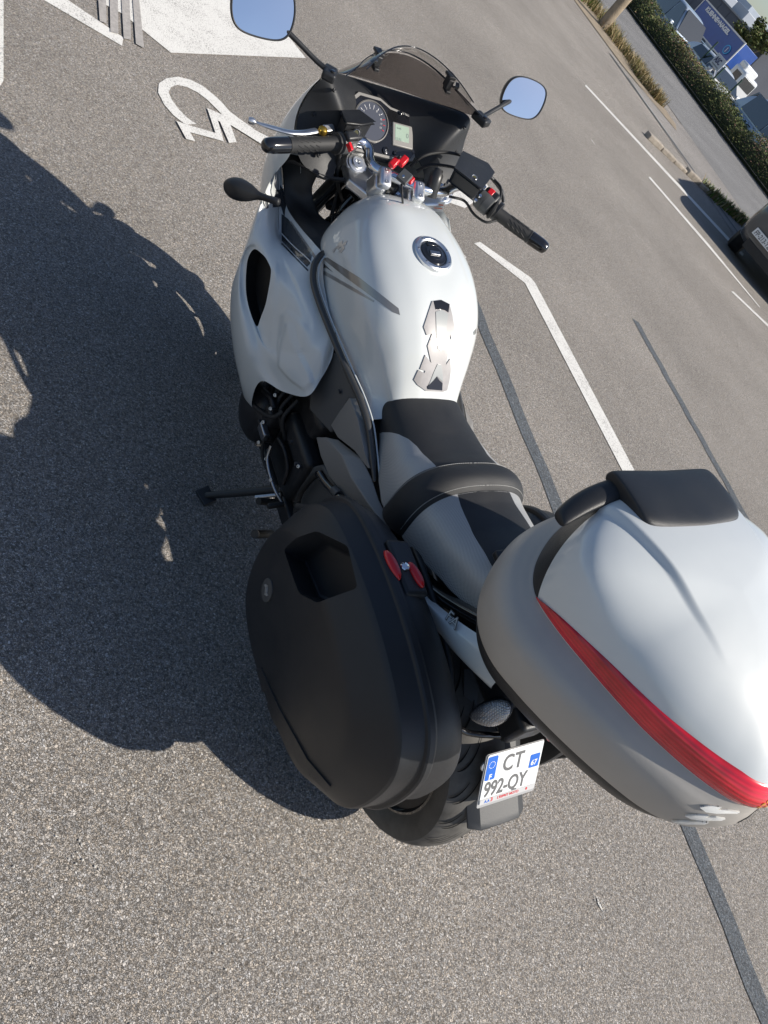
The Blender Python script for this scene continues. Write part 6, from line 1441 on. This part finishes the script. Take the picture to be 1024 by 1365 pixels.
# ------------------------------------------------------------------ trailer, sign, posts, building
def wp(s, y, z): return Vector((s+.22*y, y, z))
BLUET = mat('trailer_blue', (.03,.09,.34), .35, coat=.3, var=(1,.08))
SD = Vector((.22,1,0)).normalized()       # street direction; signs face the lot
def board(o, z0, z1, y0, y1, s): pass
s_t = 62
A = (77.824, 71.928, 0.293); Bq = (77.793, 71.788, 2.77); Cq = (75.593, 61.789, 2.633); D = (75.584, 61.747, 0.814)
A, Bq, Cq, D = map(Vector, (A, Bq, Cq, D))
zt, zb = (Bq.z+Cq.z)/2+.1, (A.z+D.z)/2-.1; ln = (Vector((A.x,A.y,0))-Vector((D.x,D.y,0))).length
P0 = Vector((A.x, A.y, zb)); dr = (Vector((D.x, D.y, 0))-Vector((A.x, A.y, 0))).normalized()
gz = terrain(P0.x, P0.y)
tr = empty('lorry_trailer', 'big blue lorry trailer lettered in white, white frame, standing beyond the parked cars', 'lorry trailer', (P0.x, P0.y, gz)); FRAME[0] = tr; FRAME[1] = Vector((P0.x, P0.y, gz))
back = Vector((dr.y, -dr.x, 0)); back = back if back.x > 0 else -back
hgt = zt-zb; cen = P0+dr*ln/2+Vector((0,0,hgt/2))
bxx = box('trailer_body', cen+back*1.25, (ln, 2.5, hgt), BLUET, ax=(dr, back, (0,0,1)), bevel=.03)
for zz in (0, hgt): box('trailer_rail', P0+dr*ln/2+Vector((0,0,zz))-back*.02, (ln+.15,.12,.14), WHITEM, bxx, (dr, back, (0,0,1)), .02)
for q in (0, ln): box('trailer_rail', P0+dr*q+Vector((0,0,hgt/2))-back*.02, (.14,.12,hgt), WHITEM, bxx, (dr, back, (0,0,1)), .02)
TWH = mat('trailer_white', (.78,.78,.78), .5)
text('trailer_lettering', 'KUEHNE+NAGEL', (P0+dr*ln*.13+Vector((0,0,hgt*.72))-back*.04, dr, (0,0,1)), hgt*.24, TWH, bxx, sx=ln*.60/(hgt*.24*8.0), bold=.035, z=.02)
LB = mat('logo_blue', (.05,.42,.75), .4)
oc = P0+dr*ln*.86+Vector((0,0,hgt*.36))-back*.04
prism('trailer_logo', ellipse(hgt*.19*1.25,hgt*.19,28), (oc, dr, (0,0,1)), .02, LB, bxx, z0=.01, bevel=0)
prism('trailer_logo', ellipse(hgt*.15*1.25,hgt*.15,28), (oc, dr, (0,0,1)), .02, BLUET, bxx, z0=.02, bevel=0)
text('trailer_logo', 'i', (oc-Vector((0,0,hgt*.10))-dr*.03, dr, (0,0,1)), hgt*.28, TWH, bxx, bold=.03, z=.06)
for q in (.12,.18,.75,.82,.89):
    for w__ in (0.1, 2.2): lathe('trailer_wheel', P0+dr*ln*q+back*w__+Vector((0,0,gz+.5-zb)), back, [(0,.3),(0,.48),(.25,.48),(.25,.3)], TYRE, seg=20)
box('trailer_chassis', P0+dr*ln/2+back*1.2+Vector((0,0,(gz-zb)*.45)), (ln*.95,1.0,.25), BLACK, ax=(dr, back, (0,0,1)), bevel=.02)
# white lorry cab to the right of it
cb0 = P0+dr*(ln+2.3); cbase = Vector((cb0.x, cb0.y, gz)); ca = empty('lorry_cab', 'white lorry cab with dark windscreen at the right end of the blue trailer', 'lorry', cbase); FRAME[0] = ca; FRAME[1] = cbase.copy()
cbx = box('cab_body', cbase+back*1.2+Vector((0,0,1.75)), (2.3,2.4,2.5), CW, ax=(dr, back, (0,0,1)), bevel=.25)
box('cab_deflector', cbase+back*1.2-dr*.4+Vector((0,0,3.2)), (1.3,2.1,.7), CW, cbx, (dr, back, (0,0,1)), .2)
box('cab_window', cbase-back*.0+dr*.2+Vector((0,0,2.2)), (1.2,.06,.8), GLASSC, cbx, (dr, back, (0,0,1)), .05)
box('cab_windscreen', cbase+back*1.2+dr*1.15+Vector((0,0,2.2)), (.06,2.0,.9), GLASSC, cbx, (dr, back, (0,0,1)), .05)
for q in (-.2,): lathe('cab_wheel', cbase+dr*q-back*.0+Vector((0,0,.5)), back, [(0,.3),(0,.5),(.3,.5),(.3,.3)], TYRE, seg=20)
FRAME[0] = None; FRAME[1] = Vector((0,0,0))
# yard containers and pale lorries to the right
for (s, y, L_, H_, m, lab) in ((62,26,7,2.6,mat('cont_teal', (.05,.16,.17), .5),'teal container in the yard to the right of the lorry cab'),(66,20,8,3.0,mat('cont_blue', (.03,.09,.35), .5),'blue container in the far yard'),(72,27,8,3.4,mat('cont_pale', (.55,.6,.66), .5),'pale grey lorry box in front of the dark building'),(72,38,7,3.6,CW,'white lorry box in front of the dark building, half hidden by the trailer'),(60,17,6,2.2,CW,'white box body near the right edge of the yard')):
    x = s+.22*y; z = terrain(x, y); e = empty('freight_container', lab, 'container', (x, y, z)); FRAME[0] = e; FRAME[1] = Vector((x, y, z))
    b = box('container_body', Vector((x, y, z+.9+H_/2)), (L_,2.5,H_), m, ax=(SD, (1,-.22,0), (0,0,1)), bevel=.05)
    for q in range(8): box('container_rib', Vector((x, y, z+.9+H_/2))+SD*(-L_/2+(q+.5)*L_/8)-Vector((1,-.22,0)).normalized()*1.27, (.08,.05,H_*.94), m, b, (SD, (1,-.22,0), (0,0,1)), .01)
    box('container_frame', Vector((x, y, z+.75)), (L_,2.3,.25), BLACK, ax=(SD, (1,-.22,0), (0,0,1)), bevel=.02)
    for q in (-.35,.35): lathe('container_wheel', Vector((x, y, z+.45))+SD*L_*q-Vector((1,-.22,0)).normalized()*1.2, (1,-.22,0), [(0,.25),(0,.45),(2.3,.45),(2.3,.25)], TYRE, seg=18)
    FRAME[0] = None; FRAME[1] = Vector((0,0,0))
# flag banner-like masts
# green posts with the small sign
GP = mat('green_post', (.015,.045,.035), .4)
posts = [((25.883, 22.648, 0.217), (25.861, 22.552, 1.533)[2]), ((25.591, 21.323, 0.536), (25.611, 21.415, 1.219)[2]), ((25.334, 20.156, 0.403), (25.334, 20.152, 1.357)[2]), ((24.798, 17.716, 0.764), 1.4)]
pl_ = ['green post left of the small white sign', 'green post carrying the small white sign', 'green post to the right of the small white sign', 'green post behind the hedge at the right edge']
for (p, h), lab in zip(posts, pl_):
    x, y, z = p; z0 = terrain(x, y)-.02; e = empty('fence_post', lab, 'post', (x, y, z0), None, 'green posts behind the hedge'); FRAME[0] = e; FRAME[1] = Vector((x, y, z0))
    box('post_shaft', (x, y, z0+(h-z0)/2), (.05,.05,h-z0), GP, bevel=.006); box('post_cap', (x, y, h), (.06,.06,.02), GP, bevel=.004)
FRAME[0] = None; FRAME[1] = Vector((0,0,0))
SA = Vector((25.659, 22.086, 0.943)); SB = Vector((25.49, 21.317, 1.393)); SC = Vector((25.661, 22.094, 1.367)); SDn = Vector((25.49, 21.317, 0.921))
c_ = (SA+SB+SC+SDn)/4; dr2 = Vector((-.22,-1,0)).normalized()
sg_ = empty('small_sign', 'small white sign with dark letters on a green post behind the hedge', 'sign', (c_.x, c_.y, c_.z-.2)); FRAME[0] = sg_; FRAME[1] = Vector((c_.x, c_.y, c_.z-.2))
b = box('sign_board', c_, (.72,.02,.42), mat('sign_white', (.62,.64,.68), .5), ax=(dr2, (1,-.22,0), (0,0,1)), bevel=.004)
nn_ = dr2.cross(Vector((0,0,1)))
text('sign_lettering', 'ASC', (c_-dr2*.27-Vector((0,0,.06))+nn_*.02, dr2, (0,0,1)), .26, mat('sign_navy', (.03,.03,.12), .5), b, bold=.008, z=.0, sx=.9)
box('sign_line', c_-Vector((0,0,.14))+nn_*.016, (.5,.006,.04), mat('sign_grey', (.3,.31,.33), .5), b, (dr2, (1,-.22,0), (0,0,1)), 0)
FRAME[0] = None; FRAME[1] = Vector((0,0,0))
# dark warehouse
s_b = 95; TP = Vector((118.319, 105.997, 4.937)); TE = Vector((114.691, 89.504, 4.731)); 
zt_ = (TP.z+TE.z)/2
DW = mat('warehouse_cladding', (.085,.095,.12), .6, var=(.3,.1)); gz2 = -1.65
y1, y0 = TP.y+60, TE.y; bs_ = Vector((s_b+.22*y0, y0, gz2)); wh = empty('warehouse', 'long dark grey flat roofed warehouse in the background', 'building', bs_); FRAME[0] = wh; FRAME[1] = bs_.copy()
Lw = (y1-y0)*math.sqrt(1+.22**2); bk = Vector((1,-.22,0)).normalized()
cw_ = bs_+SD*Lw/2+bk*20+Vector((0,0,(zt_-gz2)/2)); wall = box('wall', cw_, (Lw,40,zt_-gz2), DW, ax=(SD, bk, (0,0,1)), bevel=.05)
box('roof_edge', bs_+SD*Lw/2+bk*20+Vector((0,0,zt_-gz2+.1)), (Lw+.4,40.4,.25), mat('roof_trim', (.25,.27,.3), .5), wall, (SD, bk, (0,0,1)), .03)
for q in range(24):
    box('wall_panel', bs_+SD*(Lw/24*(q+.5))-bk*.04+Vector((0,0,(zt_-gz2)*.62)), (Lw/24-.12,.06,(zt_-gz2)*.68), DW, wall, (SD, bk, (0,0,1)), .01)
for q in range(10):
    d_ = box('loading_door', bs_+SD*(3+q*Lw/10)-bk*.05+Vector((0,0,1.9)), (3.0,.10,3.2), mat('door_pale', (.45,.48,.52), .5), wall, (SD, bk, (0,0,1)), .02)
for q in (9.,17,26,34): box('roof_unit', bs_+SD*q+bk*6+Vector((0,0,zt_-gz2+.9)), (4.2,4,1.6), mat('roof_unit_grey', (.4,.43,.48), .5), wall, (SD, bk, (0,0,1)), .1)
FRAME[0] = None; FRAME[1] = Vector((0,0,0))
# pale upper building behind
TB = Vector((160.937, 140.623, 8.039)); pb_ = Vector((130+.22*TB.y, TB.y-4, gz2)); ph = TB.z+1.0-gz2
bl = empty('office_block', 'pale grey building block rising behind the dark warehouse', 'building', pb_); FRAME[0] = bl; FRAME[1] = pb_.copy()
wl_ = box('wall', pb_+SD*30+bk*10+Vector((0,0,ph/2)), (60,20,ph), mat('pale_cladding', (.42,.47,.54), .6, var=(.4,.08)), ax=(SD, bk, (0,0,1)), bevel=.05)
for q in range(12): 
    for zz in (.25,.55,.82): box('window', pb_+SD*(2.5+q*5)-bk*.02+Vector((0,0,ph*zz)), (3.2,.1,ph*.10), GLASSC, wl_, (SD, bk, (0,0,1)), .02)
FRAME[0] = None; FRAME[1] = Vector((0,0,0))
# trees
def tree(name, label, base, h, r, cols, n, size, seed):
    rnd = random.Random(seed); base = Vector(base); e = empty(name, label, 'tree', base); FRAME[0] = e; FRAME[1] = base.copy()
    tube('trunk', [base, base+Vector((.1,.05,h*.3)), base+Vector((0,0,h*.6))], lambda t: .22*(1-.6*t)*h/7, WOOD, seg=10)
    for i in range(6):
        a = i*1.05; tube('limb', [base+Vector((0,0,h*.35)), base+Vector((math.cos(a)*r*.4, math.sin(a)*r*.4, h*.55)), base+Vector((math.cos(a)*r*.7, math.sin(a)*r*.7, h*.75))], .05*h/7, WOOD, seg=6)
    cl_ = [(Vector((rnd.gauss(0,.5)*r, rnd.gauss(0,.5)*r, h*(.45+.5*rnd.random()))), r*rnd.uniform(.22,.42)) for _ in range(16)]
    def fn(i):
        c, q = rnd.choice(cl_); d = Vector((rnd.gauss(0,1), rnd.gauss(0,1), rnd.gauss(0,.8))).normalized()*q*(rnd.random()**.4); p = base+c+d; return (p.x, p.y, p.z), (p.x*.6, .5+.5*d.z/q)
    foliage('crown', fn, n, size, cols, lambda t: [3,2+2*t[1],.3,.1,2.5*(1-t[1])+.3], e)
    FRAME[0] = None; FRAME[1] = Vector((0,0,0))
t1 = (111.922, 90.553, 6.163); tree('broadleaf_tree', 'dark broadleaf tree against the sky at the right end of the warehouse', (t1[0], t1[1], -1.65), 8.2, 3.0, LEAF, 6000, .22, 3)
t2 = (133.089, 104.951, 7.635); tree('broadleaf_tree', 'second dark tree at the right edge behind the first', (t2[0]+3, t2[1]-6, -1.65), 8.5, 3.4, LEAF, 5000, .24, 5)
for i in range(7): tree('background_tree', 'tree on the horizon beyond the yard, number of the row counted from the yard' if 0 else ['round dark tree far off behind the yard, outside the warehouse'][0], (150+i*6, 12-i*22+random.uniform(-5,5), -1.65), random.uniform(8,12), 4.5, LEAF, 1800, .5, 20+i) if 0 else None
